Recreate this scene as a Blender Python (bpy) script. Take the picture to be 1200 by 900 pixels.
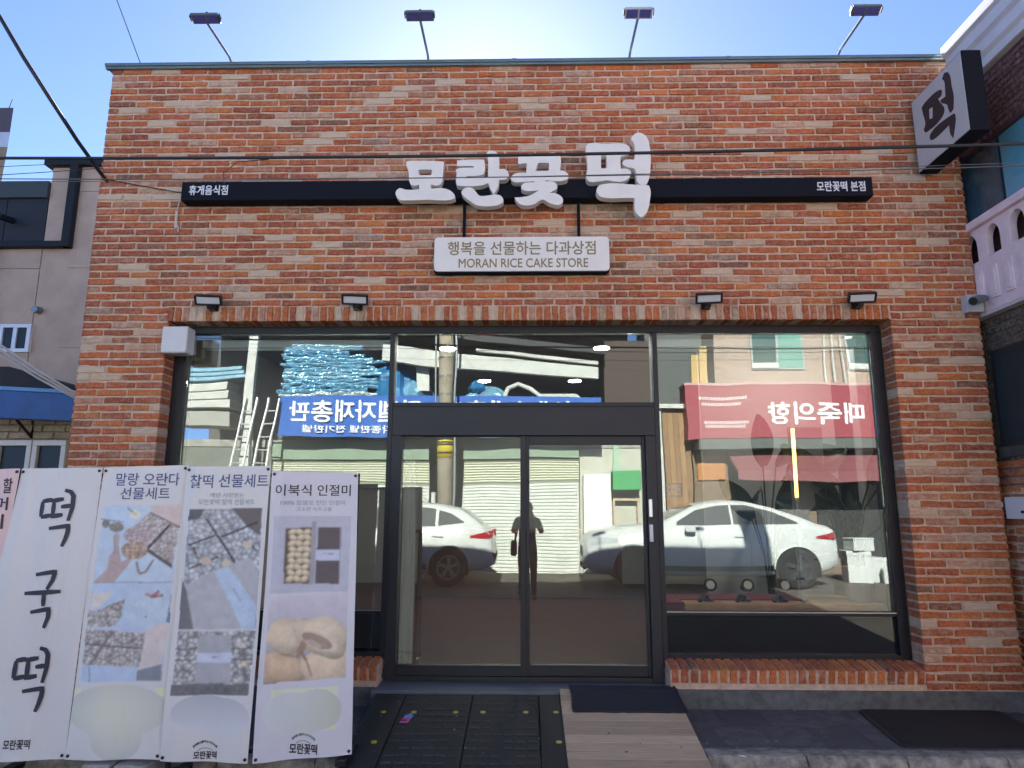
import bpy, math, random
import numpy as np
from mathutils import Vector, Matrix
R = math.radians
rng = random.Random(7)
S = bpy.context.scene
COL = S.collection
for o in list(bpy.data.objects): bpy.data.objects.remove(o)

# ---------------------------------------------------------------- camera, world, sun, exposure
cam_d = bpy.data.cameras.new('camera'); cam = bpy.data.objects.new('camera', cam_d); COL.objects.link(cam)
cam_d.sensor_width = 36; cam_d.lens = 36 * 804 / 1200; cam_d.clip_start = 0.005; cam_d.clip_end = 2000
def cam_axes(p, y, r):
    f = Vector((math.sin(y) * math.cos(p), math.cos(y) * math.cos(p), math.sin(p)))
    rt = Vector((math.cos(y), -math.sin(y), 0)); up = rt.cross(f)
    X = rt * math.cos(r) + up * math.sin(r); U = -rt * math.sin(r) + up * math.cos(r)
    return X, U, f
X_, U_, F_ = cam_axes(R(10.35), R(-1.2), R(.143))
cam.matrix_world = Matrix(((X_.x, U_.x, -F_.x, 0), (X_.y, U_.y, -F_.y, -5.4), (X_.z, U_.z, -F_.z, 1.55), (0, 0, 0, 1)))
S.camera = cam
SUN_EL, SUN_AZ = 32.2, -3.8          # degrees; azimuth from +Y towards +X
W = bpy.data.worlds.new('World'); S.world = W; W.use_nodes = True
nt = W.node_tree; sky = nt.nodes.new('ShaderNodeTexSky'); sky.sky_type = 'NISHITA'; sky.sun_disc = False
sky.sun_elevation = R(SUN_EL); sky.sun_rotation = R(SUN_AZ); sky.air_density = .225; sky.dust_density = .06; sky.ozone_density = 3.0
bg = nt.nodes['Background']; bg.inputs[1].default_value = .15
nt.links.new(sky.outputs[0], bg.inputs[0])
sd = bpy.data.lights.new('sun', 'SUN'); sd.energy = 5.0; sd.angle = R(.5); sd.color = (1, .95, .87)
sun = bpy.data.objects.new('sun', sd); COL.objects.link(sun)
dsun = Vector((math.sin(R(SUN_AZ)) * math.cos(R(SUN_EL)), math.cos(R(SUN_AZ)) * math.cos(R(SUN_EL)), math.sin(R(SUN_EL))))
sun.rotation_euler = dsun.to_track_quat('Z', 'Y').to_euler(); sun.location = (0, 0, 20)
vs = S.view_settings; vs.view_transform = 'Standard'; vs.look = 'None'; vs.gamma = 1; vs.exposure = 2.3
S.cycles.max_bounces = 8; S.cycles.diffuse_bounces = 4; S.cycles.glossy_bounces = 4; S.cycles.transparent_max_bounces = 12
S.cycles.caustics_reflective = False; S.cycles.caustics_refractive = False

# ---------------------------------------------------------------- materials
MATS = {}
def mat(name, col, rough=.6, metal=0., noise=.0, nscale=6., bump=0., bscale=40., emit=0., ecol=None, spec=.5, coat=0.):
    if name in MATS: return MATS[name]
    m = bpy.data.materials.new(name); m.use_nodes = True; t = m.node_tree; b = t.nodes['Principled BSDF']
    b.inputs['Base Color'].default_value = (*col, 1); b.inputs['Roughness'].default_value = rough; b.inputs['Metallic'].default_value = metal
    b.inputs['Specular IOR Level'].default_value = spec; b.inputs['Coat Weight'].default_value = coat
    if emit:
        b.inputs['Emission Color'].default_value = (*(ecol or col), 1); b.inputs['Emission Strength'].default_value = emit
    g = t.nodes.new('ShaderNodeNewGeometry')
    if noise:
        n = t.nodes.new('ShaderNodeTexNoise'); n.inputs['Scale'].default_value = nscale; n.inputs['Detail'].default_value = 6; n.inputs['Roughness'].default_value = .65
        t.links.new(g.outputs['Position'], n.inputs['Vector'])
        r = t.nodes.new('ShaderNodeValToRGB'); r.color_ramp.elements[0].position = .3; r.color_ramp.elements[1].position = .7
        r.color_ramp.elements[0].color = (*[c * (1 - noise) for c in col], 1); r.color_ramp.elements[1].color = (*[min(1, c * (1 + noise)) for c in col], 1)
        t.links.new(n.outputs['Fac'], r.inputs['Fac']); t.links.new(r.outputs['Color'], b.inputs['Base Color'])
        m2 = t.nodes.new('ShaderNodeMapRange'); m2.inputs[3].default_value = max(0, rough - .08); m2.inputs[4].default_value = min(1, rough + .1)
        t.links.new(n.outputs['Fac'], m2.inputs[0]); t.links.new(m2.outputs[0], b.inputs['Roughness'])
    if bump:
        n2 = t.nodes.new('ShaderNodeTexNoise'); n2.inputs['Scale'].default_value = bscale; n2.inputs['Detail'].default_value = 5
        t.links.new(g.outputs['Position'], n2.inputs['Vector'])
        bp = t.nodes.new('ShaderNodeBump'); bp.inputs['Strength'].default_value = bump; bp.inputs['Distance'].default_value = .01
        t.links.new(n2.outputs['Fac'], bp.inputs['Height']); t.links.new(bp.outputs['Normal'], b.inputs['Normal'])
    MATS[name] = m; return m

def brick_material(name, wash=(.62, .47, .34), dirt=.38):
    m = bpy.data.materials.new(name); m.use_nodes = True; t = m.node_tree; b = t.nodes['Principled BSDF']; L = t.links.new
    g = t.nodes.new('ShaderNodeNewGeometry'); a = t.nodes.new('ShaderNodeAttribute'); a.attribute_name = 'tint'
    def nz(s, d=5):
        n = t.nodes.new('ShaderNodeTexNoise'); n.inputs['Scale'].default_value = s; n.inputs['Detail'].default_value = d; n.inputs['Roughness'].default_value = .7
        L(g.outputs['Position'], n.inputs['Vector']); return n
    n1, n2, n3 = nz(14), nz(55), nz(160, 3)
    wn = nz(1.1, 6); wr = t.nodes.new('ShaderNodeMapRange'); wr.inputs[1].default_value = .32; wr.inputs[2].default_value = .68; wr.inputs[3].default_value = .80; wr.inputs[4].default_value = 1.12; L(wn.outputs['Fac'], wr.inputs[0])   # broad weathering
    mr = t.nodes.new('ShaderNodeMapRange'); mr.inputs[1].default_value = .3; mr.inputs[2].default_value = .7; mr.inputs[3].default_value = 1 - dirt; mr.inputs[4].default_value = 1.22
    L(n2.outputs['Fac'], mr.inputs[0])
    mp_ = t.nodes.new('ShaderNodeMapping'); mp_.inputs['Scale'].default_value = (5, 5, .5); L(g.outputs['Position'], mp_.inputs[0]); st_ = nz(1.4, 4); L(mp_.outputs[0], st_.inputs['Vector'])   # rain streaks
    sr_ = t.nodes.new('ShaderNodeMapRange'); sr_.inputs[1].default_value = .35; sr_.inputs[2].default_value = .6; sr_.inputs[3].default_value = .84; sr_.inputs[4].default_value = 1.04; L(st_.outputs['Fac'], sr_.inputs[0])
    mul = t.nodes.new('ShaderNodeVectorMath'); mul.operation = 'SCALE'; L(a.outputs['Color'], mul.inputs[0]); wm_ = t.nodes.new('ShaderNodeMath'); wm_.operation = 'MULTIPLY'; L(mr.outputs[0], wm_.inputs[0]); L(wr.outputs[0], wm_.inputs[1]); wn_ = t.nodes.new('ShaderNodeMath'); wn_.operation = 'MULTIPLY'; L(wm_.outputs[0], wn_.inputs[0]); L(sr_.outputs[0], wn_.inputs[1]); L(wn_.outputs[0], mul.inputs['Scale'])
    # old lime wash left in patches: threshold noise by the brick's own amount (alpha)
    th = t.nodes.new('ShaderNodeMath'); th.operation = 'ADD'; L(n1.outputs['Fac'], th.inputs[0]); L(a.outputs['Alpha'], th.inputs[1])
    ad = t.nodes.new('ShaderNodeMath'); ad.operation = 'MULTIPLY_ADD'; L(n3.outputs['Fac'], ad.inputs[0]); ad.inputs[1].default_value = .35; L(th.outputs[0], ad.inputs[2])
    ms = t.nodes.new('ShaderNodeMapRange'); ms.inputs[1].default_value = .98; ms.inputs[2].default_value = 1.3; ms.inputs[4].default_value = .85
    L(ad.outputs[0], ms.inputs[0])
    mx = t.nodes.new('ShaderNodeMix'); mx.data_type = 'RGBA'; L(ms.outputs[0], mx.inputs[0]); L(mul.outputs[0], mx.inputs[6]); mx.inputs[7].default_value = (*wash, 1)
    # thin smear of mortar on every face
    sm = t.nodes.new('ShaderNodeMath'); sm.operation = 'MULTIPLY_ADD'; L(n3.outputs['Fac'], sm.inputs[0]); sm.inputs[1].default_value = .6; L(nz(31, 6).outputs['Fac'], sm.inputs[2])
    s2 = t.nodes.new('ShaderNodeMapRange'); s2.inputs[1].default_value = .74; s2.inputs[2].default_value = 1.0; s2.inputs[3].default_value = .0; s2.inputs[4].default_value = .42; L(sm.outputs[0], s2.inputs[0])
    m2 = t.nodes.new('ShaderNodeMix'); m2.data_type = 'RGBA'; L(s2.outputs[0], m2.inputs[0]); L(mx.outputs[2], m2.inputs[6]); m2.inputs[7].default_value = (wash[0] * .98, wash[1] * .86, wash[2] * .8, 1)
    L(m2.outputs[2], b.inputs['Base Color']); b.inputs['Roughness'].default_value = .88; b.inputs['Specular IOR Level'].default_value = .25
    bp = t.nodes.new('ShaderNodeBump'); bp.inputs['Strength'].default_value = .55; bp.inputs['Distance'].default_value = .006
    ad2 = t.nodes.new('ShaderNodeMath'); ad2.operation = 'ADD'; L(n2.outputs['Fac'], ad2.inputs[0]); L(n3.outputs['Fac'], ad2.inputs[1])
    L(ad2.outputs[0], bp.inputs['Height']); L(bp.outputs['Normal'], b.inputs['Normal'])
    return m
M_BRICK = brick_material('old_red_brick')
M_BRICK2 = brick_material('pale_brick', wash=(.5, .42, .33))
def attr_material(name, rough=.55):
    m = bpy.data.materials.new(name); m.use_nodes = True; t = m.node_tree; b = t.nodes['Principled BSDF']
    a = t.nodes.new('ShaderNodeAttribute'); a.attribute_name = 'tint'; t.links.new(a.outputs['Color'], b.inputs['Base Color'])
    b.inputs['Roughness'].default_value = rough; b.inputs['Specular IOR Level'].default_value = .3
    return m
M_PRINT = attr_material('printed_vinyl', .42)
def wrinkle(m, sc=5., d=.006):
    t = m.node_tree; g = t.nodes.new('ShaderNodeNewGeometry'); n = t.nodes.new('ShaderNodeTexNoise'); n.inputs['Scale'].default_value = sc; n.inputs['Detail'].default_value = 4; n.inputs['Distortion'].default_value = 1.2
    mp = t.nodes.new('ShaderNodeMapping'); mp.inputs['Scale'].default_value = (1.6, 1, .6); t.links.new(g.outputs['Position'], mp.inputs[0]); t.links.new(mp.outputs[0], n.inputs['Vector'])
    b = t.nodes.new('ShaderNodeBump'); b.inputs['Strength'].default_value = .5; b.inputs['Distance'].default_value = d; t.links.new(n.outputs['Fac'], b.inputs['Height']); t.links.new(b.outputs['Normal'], t.nodes['Principled BSDF'].inputs['Normal'])
wrinkle(M_PRINT, 4., .02)
def glass_material(name, refl, tint, wav=.004, rough=0., film=.018):
    m = bpy.data.materials.new(name); m.use_nodes = True; t = m.node_tree; L = t.links.new
    for n in list(t.nodes): t.nodes.remove(n)
    o = t.nodes.new('ShaderNodeOutputMaterial'); g = t.nodes.new('ShaderNodeBsdfGlossy'); tr = t.nodes.new('ShaderNodeBsdfTransparent')
    g.inputs['Color'].default_value = (.93, 1, .96, 1); g.inputs['Roughness'].default_value = rough; tr.inputs['Color'].default_value = (*tint, 1)
    lw = t.nodes.new('ShaderNodeFresnel'); lw.inputs[0].default_value = 1.5
    mr = t.nodes.new('ShaderNodeMath'); mr.operation = 'MULTIPLY_ADD'; L(lw.outputs[0], mr.inputs[0]); mr.inputs[1].default_value = .8; mr.inputs[2].default_value = refl - .032; mr.use_clamp = True
    mx = t.nodes.new('ShaderNodeMixShader'); L(mr.outputs[0], mx.inputs[0]); L(tr.outputs[0], mx.inputs[1]); L(g.outputs[0], mx.inputs[2]); di = t.nodes.new('ShaderNodeBsdfDiffuse'); di.inputs['Color'].default_value = (.55, .56, .54, 1); m3 = t.nodes.new('ShaderNodeMixShader'); m3.inputs[0].default_value = film; L(mx.outputs[0], m3.inputs[1]); L(di.outputs[0], m3.inputs[2]); L(m3.outputs[0], o.inputs[0])   # thin diffuse layer: painted haze that veils the reflections and lifts the blacks
    if wav:
        gg = t.nodes.new('ShaderNodeNewGeometry'); n = t.nodes.new('ShaderNodeTexNoise'); n.inputs['Scale'].default_value = 1.3; n.inputs['Detail'].default_value = 1
        L(gg.outputs['Position'], n.inputs['Vector']); bp = t.nodes.new('ShaderNodeBump'); bp.inputs['Strength'].default_value = 1; bp.inputs['Distance'].default_value = wav
        L(n.outputs['Fac'], bp.inputs['Height']); L(bp.outputs['Normal'], g.inputs['Normal'])
    return m
M_GLASS = glass_material('shop_glass', .135, (.94, .97, .955), .002)
M_DGLASS = glass_material('dark_glass', .1, (.35, .38, .4), .0)

# ---------------------------------------------------------------- object helpers
WL = {}                                                             # world location of each parent
def wloc(o):
    return WL.get(o.name, Vector((0, 0, 0))) if o else Vector((0, 0, 0))
def place(o, loc, parent=None):
    COL.objects.link(o); WL[o.name] = Vector(loc)
    if parent: o.parent = parent
    o.location = Vector(loc) - wloc(parent)
    return o
def tag(o, label=None, cat=None, group=None, kind=None):
    if label: o['label'] = label
    if cat: o['category'] = cat
    if group: o['group'] = group
    if kind: o['kind'] = kind
    return o
def thing(name, loc, label, cat, group=None):
    return tag(place(bpy.data.objects.new(name, None), loc), label, cat, group)
class MB:
    def __init__(s): s.v = []; s.f = []; s.m = []; s.c = []; s.cur = 0; s.col = None
    def add(s, vs_, fs, mi=None):
        n = len(s.v); s.v += [tuple(p) for p in vs_]; s.f += [[i + n for i in f] for f in fs]; s.m += [s.cur if mi is None else mi] * len(fs)
        if s.col is not None: s.c += [s.col] * len(vs_)
        return s
    def box(s, x0, x1, y0, y1, z0, z1, mi=None):
        if x0 > x1: x0, x1 = x1, x0
        if y0 > y1: y0, y1 = y1, y0
        if z0 > z1: z0, z1 = z1, z0
        return s.add([(x0, y0, z0), (x1, y0, z0), (x1, y1, z0), (x0, y1, z0), (x0, y0, z1), (x1, y0, z1), (x1, y1, z1), (x0, y1, z1)],
                     [(3, 2, 1, 0), (4, 5, 6, 7), (0, 1, 5, 4), (1, 2, 6, 5), (2, 3, 7, 6), (3, 0, 4, 7)], mi)
    def obox(s, c, ax, ay, az, mi=None):                            # oriented box: centre and three half axes
        c = Vector(c); ax = Vector(ax); ay = Vector(ay); az = Vector(az)
        P = [c + i * ax + j * ay + k * az for k in (-1, 1) for j in (-1, 1) for i in (-1, 1)]
        fs = [(0, 2, 3, 1), (4, 5, 7, 6), (0, 1, 5, 4), (1, 3, 7, 5), (3, 2, 6, 7), (2, 0, 4, 6)]
        if ax.cross(ay).dot(az) < 0: fs = [f[::-1] for f in fs]
        return s.add(P, fs, mi)
    def tube(s, pts, r, n=8, mi=None, cap=True):
        P = [Vector(p) for p in pts]; rs = r if isinstance(r, (list, tuple)) else [r] * len(P); vs_ = []; fs = []
        u = None
        for i, p in enumerate(P):
            d = (P[min(i + 1, len(P) - 1)] - P[max(i - 1, 0)]).normalized()
            u = (Vector((0, 0, 1)) if abs(d.z) < .9 else Vector((1, 0, 0))) if u is None else u
            u = (u - d * u.dot(d)).normalized(); w = d.cross(u)
            for k in range(n):
                a = 2 * math.pi * k / n; vs_.append(p + (u * math.cos(a) + w * math.sin(a)) * rs[i])
        for i in range(len(P) - 1):
            for k in range(n):
                fs.append((i * n + k, i * n + (k + 1) % n, (i + 1) * n + (k + 1) % n, (i + 1) * n + k))
        if cap: fs += [tuple(range(n))[::-1], tuple(range((len(P) - 1) * n, len(P) * n))]
        return s.add(vs_, fs, mi)
    def grid(s, fn, nu, nv, mi=None, flip=False):
        vs_ = [fn(i / nu, j / nv) for j in range(nv + 1) for i in range(nu + 1)]; w = nu + 1
        fs = [(j * w + i, j * w + i + 1, (j + 1) * w + i + 1, (j + 1) * w + i) for j in range(nv) for i in range(nu)]
        return s.add(vs_, [f[::-1] for f in fs] if flip else fs, mi)
    def prism(s, pts, a, b, axis='y', mi=None):                     # polygon (x,z) swept y from a to b, or (y,z) swept in x
        n = len(pts); f = (lambda p, t: (p[0], t, p[1])) if axis == 'y' else ((lambda p, t: (t, p[0], p[1])) if axis == 'x' else (lambda p, t: (p[0], p[1], t)))
        return s.add([f(p, a) for p in pts] + [f(p, b) for p in pts], [tuple(range(n)), tuple(range(n, 2 * n))[::-1]] + [(i, i + n, (i + 1) % n + n, (i + 1) % n) for i in range(n)], mi)
    def build(s, name, mats, parent=None, loc=None, bevel=0., smooth=False, label=None, kind=None, fix=False):
        base = wloc(parent) if loc is None else Vector(loc)
        me = bpy.data.meshes.new(name); me.from_pydata([tuple(Vector(p) - base) for p in s.v], [], s.f)
        for m in (mats if isinstance(mats, (list, tuple)) else [mats]): me.materials.append(m)
        me.polygons.foreach_set('material_index', s.m)
        if s.c:
            at = me.attributes.new('tint', 'FLOAT_COLOR', 'POINT'); at.data.foreach_set('color', np.array(s.c, dtype=np.float32).ravel())
        if smooth: me.polygons.foreach_set('use_smooth', [True] * len(s.f))
        if fix:
            import bmesh
            bm = bmesh.new(); bm.from_mesh(me); bmesh.ops.recalc_face_normals(bm, faces=bm.faces); bm.to_mesh(me); bm.free()
        me.update(); o = bpy.data.objects.new(name, me); place(o, base, parent)
        if bevel:
            b = o.modifiers.new('bevel', 'BEVEL'); b.width = bevel; b.segments = 2; b.limit_method = 'ANGLE'; b.angle_limit = R(40)
        if label: o['label'] = label
        if kind: o['kind'] = kind
        return o
def bx(x0, x1, y0, y1, z0, z1): return MB().box(x0, x1, y0, y1, z0, z1)
def copies(src, locs, parent=None, labels=None, rot=None):          # copies of a thing with its parts and sub-parts
    out = []
    for i, l in enumerate(locs):
        c = src.copy(); COL.objects.link(c); c.location = l; WL[c.name] = Vector(l)
        if rot: c.rotation_euler = rot[i]
        if labels: c['label'] = labels[i]
        for ch in src.children:
            d = ch.copy(); COL.objects.link(d); d.parent = c
            for g in ch.children:
                e = g.copy(); COL.objects.link(e); e.parent = d
        out.append(c)
    return out

# lettering: the bundled fonts of the renderer, turned into meshes; u = reading direction, v = up
def lettering(body, c, w, h, u, v, m, parent, depth=.002, bold=0., spacing=1., name='lettering', shear=0.):
    cu = bpy.data.curves.new('text', 'FONT'); cu.body = body; cu.size = 1; cu.extrude = .01; cu.space_character = spacing; cu.resolution_u = 3; cu.shear = shear
    cu.align_x = 'CENTER'
    o = bpy.data.objects.new('text', cu); COL.objects.link(o); dg = bpy.context.evaluated_depsgraph_get()
    me = bpy.data.meshes.new_from_object(o.evaluated_get(dg)); bpy.data.objects.remove(o)
    if bold:                                                        # heavier strokes: shifted copies, each a hair behind the last
        V0 = [vv.co.copy() for vv in me.vertices]; F0 = [tuple(p.vertices) for p in me.polygons]; V = []; F = []
        for k, (a, b) in enumerate(((0, 0), (1, .3), (-1, -.3), (.3, 1), (-.3, -1))):
            V += [(q.x + a * bold, q.y + b * bold, q.z * (1 - .06 * k)) for q in V0]; F += [tuple(i + k * len(V0) for i in f) for f in F0]
        me = bpy.data.meshes.new(name); me.from_pydata(V, [], F)
    n = len(me.vertices); co = np.zeros(n * 3, dtype=np.float32); me.vertices.foreach_get('co', co); co = co.reshape(-1, 3)
    lo, hi = co.min(0), co.max(0); sx = w / (hi[0] - lo[0]); sy = h / (hi[1] - lo[1]); sx = sx if w else sy
    co[:, 0] = (co[:, 0] - (lo[0] + hi[0]) / 2) * sx; co[:, 1] = (co[:, 1] - (lo[1] + hi[1]) / 2) * sy; co[:, 2] *= depth / .01 / 2
    u = np.array(Vector(u).normalized()); v = np.array(Vector(v).normalized()); nn = np.cross(u, v); base = np.array(wloc(parent))
    P = np.array(c) - base + co[:, :1] * u + co[:, 1:2] * v + co[:, 2:3] * nn
    me.vertices.foreach_set('co', P.astype(np.float32).ravel()); me.name = name
    me.materials.clear(); me.materials.append(m); me.polygons.foreach_set('material_index', [0] * len(me.polygons)); me.update()
    o = bpy.data.objects.new(name, me); place(o, tuple(base), parent); return o
def stroke(mb, pts, wd, y, d=.0012):                                # a brush stroke: tapered ribbon with a little thickness, in the XZ plane
    P = [Vector((p[0], p[1])) for p in pts]
    Q = []
    for i in range(len(P) - 1):
        for k in range(4): Q.append(P[i].lerp(P[i + 1], k / 4))
    Q.append(P[-1]); n = len(Q); Lf, Rt = [], []
    for i, q in enumerate(Q):
        t = (Q[min(i + 1, n - 1)] - Q[max(i - 1, 0)]).normalized(); nn = Vector((-t.y, t.x)); f = i / (n - 1)
        w = wd * (.8 + .35 * math.sin(f * 2.6) - .45 * max(0, f - .6)); Lf.append(q + nn * w / 2); Rt.append(q - nn * w / 2)
    yy = y if callable(y) else (lambda p: y)
    V = [(p.x, yy(p), p.y) for p in Lf + Rt] + [(p.x, yy(p) + d, p.y) for p in Lf + Rt]; m2 = 2 * n
    F = [(n + i, n + i + 1, i + 1, i) for i in range(n - 1)] + [(i, i + 1, m2 + i + 1, m2 + i) for i in range(n - 1)] + [(n + i + 1, n + i, m2 + n + i, m2 + n + i + 1) for i in range(n - 1)] + [(0, m2, m2 + n, n), (n - 1, m2 - 1, 2 * m2 - 1, m2 + n - 1)]
    return mb.add(V, F)
def outline(polys, to, depth, m, name, parent, bevel=.0):           # filled outline with holes as a curve, turned into a mesh
    cu = bpy.data.curves.new(name, 'CURVE'); cu.dimensions = '2D'; cu.fill_mode = 'BOTH'; cu.extrude = depth / 2
    cu.bevel_depth = bevel; cu.bevel_resolution = 1
    for pts in polys:
        sp = cu.splines.new('BEZIER'); sp.bezier_points.add(len(pts) - 1); sp.use_cyclic_u = True
        n = len(pts)
        for i, p in enumerate(pts):
            b = sp.bezier_points[i]; q = Vector((p[0], p[1], 0)); a, c = Vector((*pts[i - 1], 0)), Vector((*pts[(i + 1) % n], 0))
            d1, d2 = (q - a), (c - q); t = (d1.normalized() + d2.normalized()); t = t.normalized() if t.length > .3 else Vector((0, 0, 0))
            k = .3 if d1.angle(d2) < 1.15 else .04
            b.co = q; b.handle_left = q - t * d1.length * k; b.handle_right = q + t * d2.length * k
    cu.resolution_u = 4
    o = bpy.data.objects.new('o', cu); COL.objects.link(o); dg = bpy.context.evaluated_depsgraph_get()
    me = bpy.data.meshes.new_from_object(o.evaluated_get(dg)); bpy.data.objects.remove(o); base = wloc(parent)
    for vv in me.vertices: vv.co = Vector(to(vv.co)) - base
    me.name = name; me.materials.clear(); me.materials.append(m); me.polygons.foreach_set('material_index', [0] * len(me.polygons))
    import bmesh
    bm = bmesh.new(); bm.from_mesh(me); bmesh.ops.recalc_face_normals(bm, faces=bm.faces); bm.to_mesh(me); bm.free(); me.update()
    o = bpy.data.objects.new(name, me); return place(o, tuple(base), parent)

# ---------------------------------------------------------------- bricks
TINTS = [((.50, .122, .042), .22), ((.56, .150, .046), .20), ((.45, .112, .046), .24), ((.58, .18, .055), .2), ((.39, .095, .042), .26),
         ((.50, .19, .105), .40), ((.52, .25, .15), .5), ((.58, .38, .24), .6), ((.62, .47, .33), .7), ((.27, .115, .066), .2), ((.33, .11, .055), .28), ((.34, .21, .14), .36)]
TW = [22, 19, 20, 10, 13, 9, 7, 3.4, 3.0, 1.6, 4, .6]
def pick_tint(r, tints=TINTS, tw=TW):
    (c, w) = r.choices(tints, tw)[0]; k = r.uniform(.88, 1.13)
    return (c[0] * k, c[1] * k * r.uniform(.93, 1.07), c[2] * k * r.uniform(.92, 1.08), max(0, w + r.uniform(-.12, .1)))
def brick_geo(L, H, D, r, rough=1.):                                # centre of the front face at the origin, front towards -Y
    nx, nz = 3, 2; w = nx + 1; V = []
    ins = .0035
    for j in range(nz + 1):
        for i in range(nx + 1):
            V.append((-L / 2 + ins + (L - 2 * ins) * i / nx, r.uniform(-.0045, .002) * rough, -H / 2 + ins + (H - 2 * ins) * j / nz))
    F = [(j * w + i, j * w + i + 1, (j + 1) * w + i + 1, (j + 1) * w + i) for j in range(nz) for i in range(nx)]
    ring = [i for i in range(w)] + [j * w + nx for j in range(1, nz + 1)] + [nz * w + i for i in range(nx - 1, -1, -1)] + [j * w for j in range(nz - 1, 0, -1)]
    k = len(ring)
    for q, (yy, jit) in enumerate(((.005, .0042), (D, 0))):
        for idx in ring:
            x, _, z = V[idx]; sx = (L / 2) / (L / 2 - ins); sz = (H / 2) / (H / 2 - ins)
            V.append((x * sx + r.uniform(-jit, jit) * rough, yy, z * sz + r.uniform(-jit, jit) * rough))
    n0 = w * (nz + 1)
    for a in range(k):
        b = (a + 1) % k
        F.append((ring[a], n0 + a, n0 + b, ring[b])); F.append((n0 + a, n0 + k + a, n0 + k + b, n0 + b))
    return V, F
class Brickwork:                                                    # collects bricks; the ones asked for become objects, the rest one mesh
    def __init__(s, parent, m): s.parent = parent; s.m = m; s.rest = MB(); s.rest.col = (1, 1, 1, 1); s.var = {}; s.n = 0
    def rest_brick(s, L, H, D, tr, tint, r):
        V, F = brick_geo(L, H, D, r); s.rest.col = tint; s.rest.add([tr(p) for p in V], F)
    def variant(s, key, k, L, H, D, tints=TINTS, tw=TW):
        if (key, k) not in s.var:
            r = random.Random(sum(map(ord, key)) * 31 + k * 17); V, F = brick_geo(L, H, D, r); mb = MB(); mb.col = pick_tint(r, tints, tw); mb.add(V, F)
            me = bpy.data.meshes.new('brick'); me.from_pydata(mb.v, [], mb.f); me.materials.append(s.m)
            at = me.attributes.new('tint', 'FLOAT_COLOR', 'POINT'); at.data.foreach_set('color', np.array(mb.c, dtype=np.float32).ravel()); me.update()
            s.var[(key, k)] = me
        return s.var[(key, k)]
    def obj(s, me, loc, rot=(0, 0, 0)):
        o = bpy.data.objects.new('brick', me); COL.objects.link(o); o.parent = s.parent; o.location = Vector(loc) - wloc(s.parent); o.rotation_euler = rot; s.n += 1
        return o
    def finish(s, name='brickwork'):
        if s.rest.v: s.rest.build(name, s.m, s.parent, kind='stuff')

# ================================================================ SETTING: ground, road, pavement
M_ASPH = mat('asphalt', (.115, .10, .085), .9, noise=.35, nscale=3, bump=.5, bscale=90)
M_CONC = mat('concrete', (.30, .29, .265), .9, noise=.35, nscale=5, bump=.6, bscale=40)
M_SLATE = mat('slate_tile', (.085, .092, .108), .62, noise=.5, nscale=9, bump=.2, bscale=60)
M_SLATE2 = mat('slate_tile_light', (.105, .11, .122), .62, noise=.5, nscale=9, bump=.2, bscale=60)
M_SLATE3 = mat('slate_tile_dark', (.07, .078, .095), .58, noise=.3, nscale=9, bump=.2, bscale=60)
M_GROUT = mat('grout', (.15, .145, .135), .95, noise=.2)
M_STONE = mat('dark_stone', (.10, .105, .108), .6, noise=.45, nscale=14, bump=.15, bscale=80)
M_STEP = mat('step_stone', (.12, .135, .16), .5, noise=.15, nscale=10, bump=.1)
tag(MB().grid(lambda u, v: ((u - .5) * 700, (v - .5) * 700, -.25), 4, 4).build('ground', mat('ground_earth', (.12, .11, .1), .95, noise=.3, nscale=.4)), kind='structure')
def road_z(y): return .0 if y > -1.2 else (.0 + .14 * min(1, (-1.2 - y) / 5.8))
ys = [-.9, -1.3, -2, -3, -4.2, -5.4, -6.6, -7.2, -8, -9.2, -10.3]
mb = MB(); ny = len(ys) - 1
mb.grid(lambda u, v: (-40 + 80 * u, ys[round(v * ny)], road_z(ys[round(v * ny)])), 20, ny, flip=True)
tag(mb.build('road', M_ASPH), kind='structure')
pv = tag(bx(-4.4, 4.4, -.842, .3, -.2, .108).build('pavement', M_GROUT, loc=(0, 0, 0)), kind='structure')
tv = {}
r = random.Random(3)
for j in range(2):
    x = -4.38 + (.12 if j else 0)
    while x < 4.3:
        k = r.randrange(3)
        if (j, k) not in tv:
            t = MB().box(0, .308, 0, .412, -.02, 0); me_o = t.build('tile', [M_SLATE, M_SLATE2, M_SLATE3][k], bevel=0); tv[(j, k)] = me_o.data; bpy.data.objects.remove(me_o)
        o = bpy.data.objects.new('tile', tv[(j, k)]); COL.objects.link(o); o.parent = pv; o.location = (x, -.838 + j * .416, .118 + r.uniform(-.001, .001)); x += .312
x = -4.4
kb = None
kerb = tag(bx(-4.4, 4.4, -.985, -.85, -.2, .0).build('kerb', M_CONC), kind='structure')
r = random.Random(5); kv = []
M_KERB = mat('kerb_concrete', (.30, .275, .23), .9, noise=.62, nscale=11, bump=.9, bscale=30)
for k in range(3):
    rr = random.Random(k); mb = MB()
    def kf(u, v, rr=rr):                                            # profile: top back, top front, chipped nose, face
        prof = [(-.845, .112), (-.90, .112), (-.945, .110), (-.962, .10), (-.972, .075), (-.985, .03), (-.99, -.02)]
        y, z = prof[round(v * 6)]; e = .0 if v < .2 else .006
        return (u * .58, y + rr.uniform(-e, e), z + rr.uniform(-e, e) * .6)
    mb.grid(kf, 12, 6, flip=True); mb.box(0, .58, -.955, -.846, -.1, .105)
    o = mb.build('kerb_stone', M_KERB); kv.append(o.data); bpy.data.objects.remove(o)
for i in range(16):
    o = bpy.data.objects.new('kerb_stone', kv[i % 3]); COL.objects.link(o); o.parent = kerb; o.location = (-4.79 + i * .587, 0, -.045 if 5 <= i <= 9 else 0)

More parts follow.
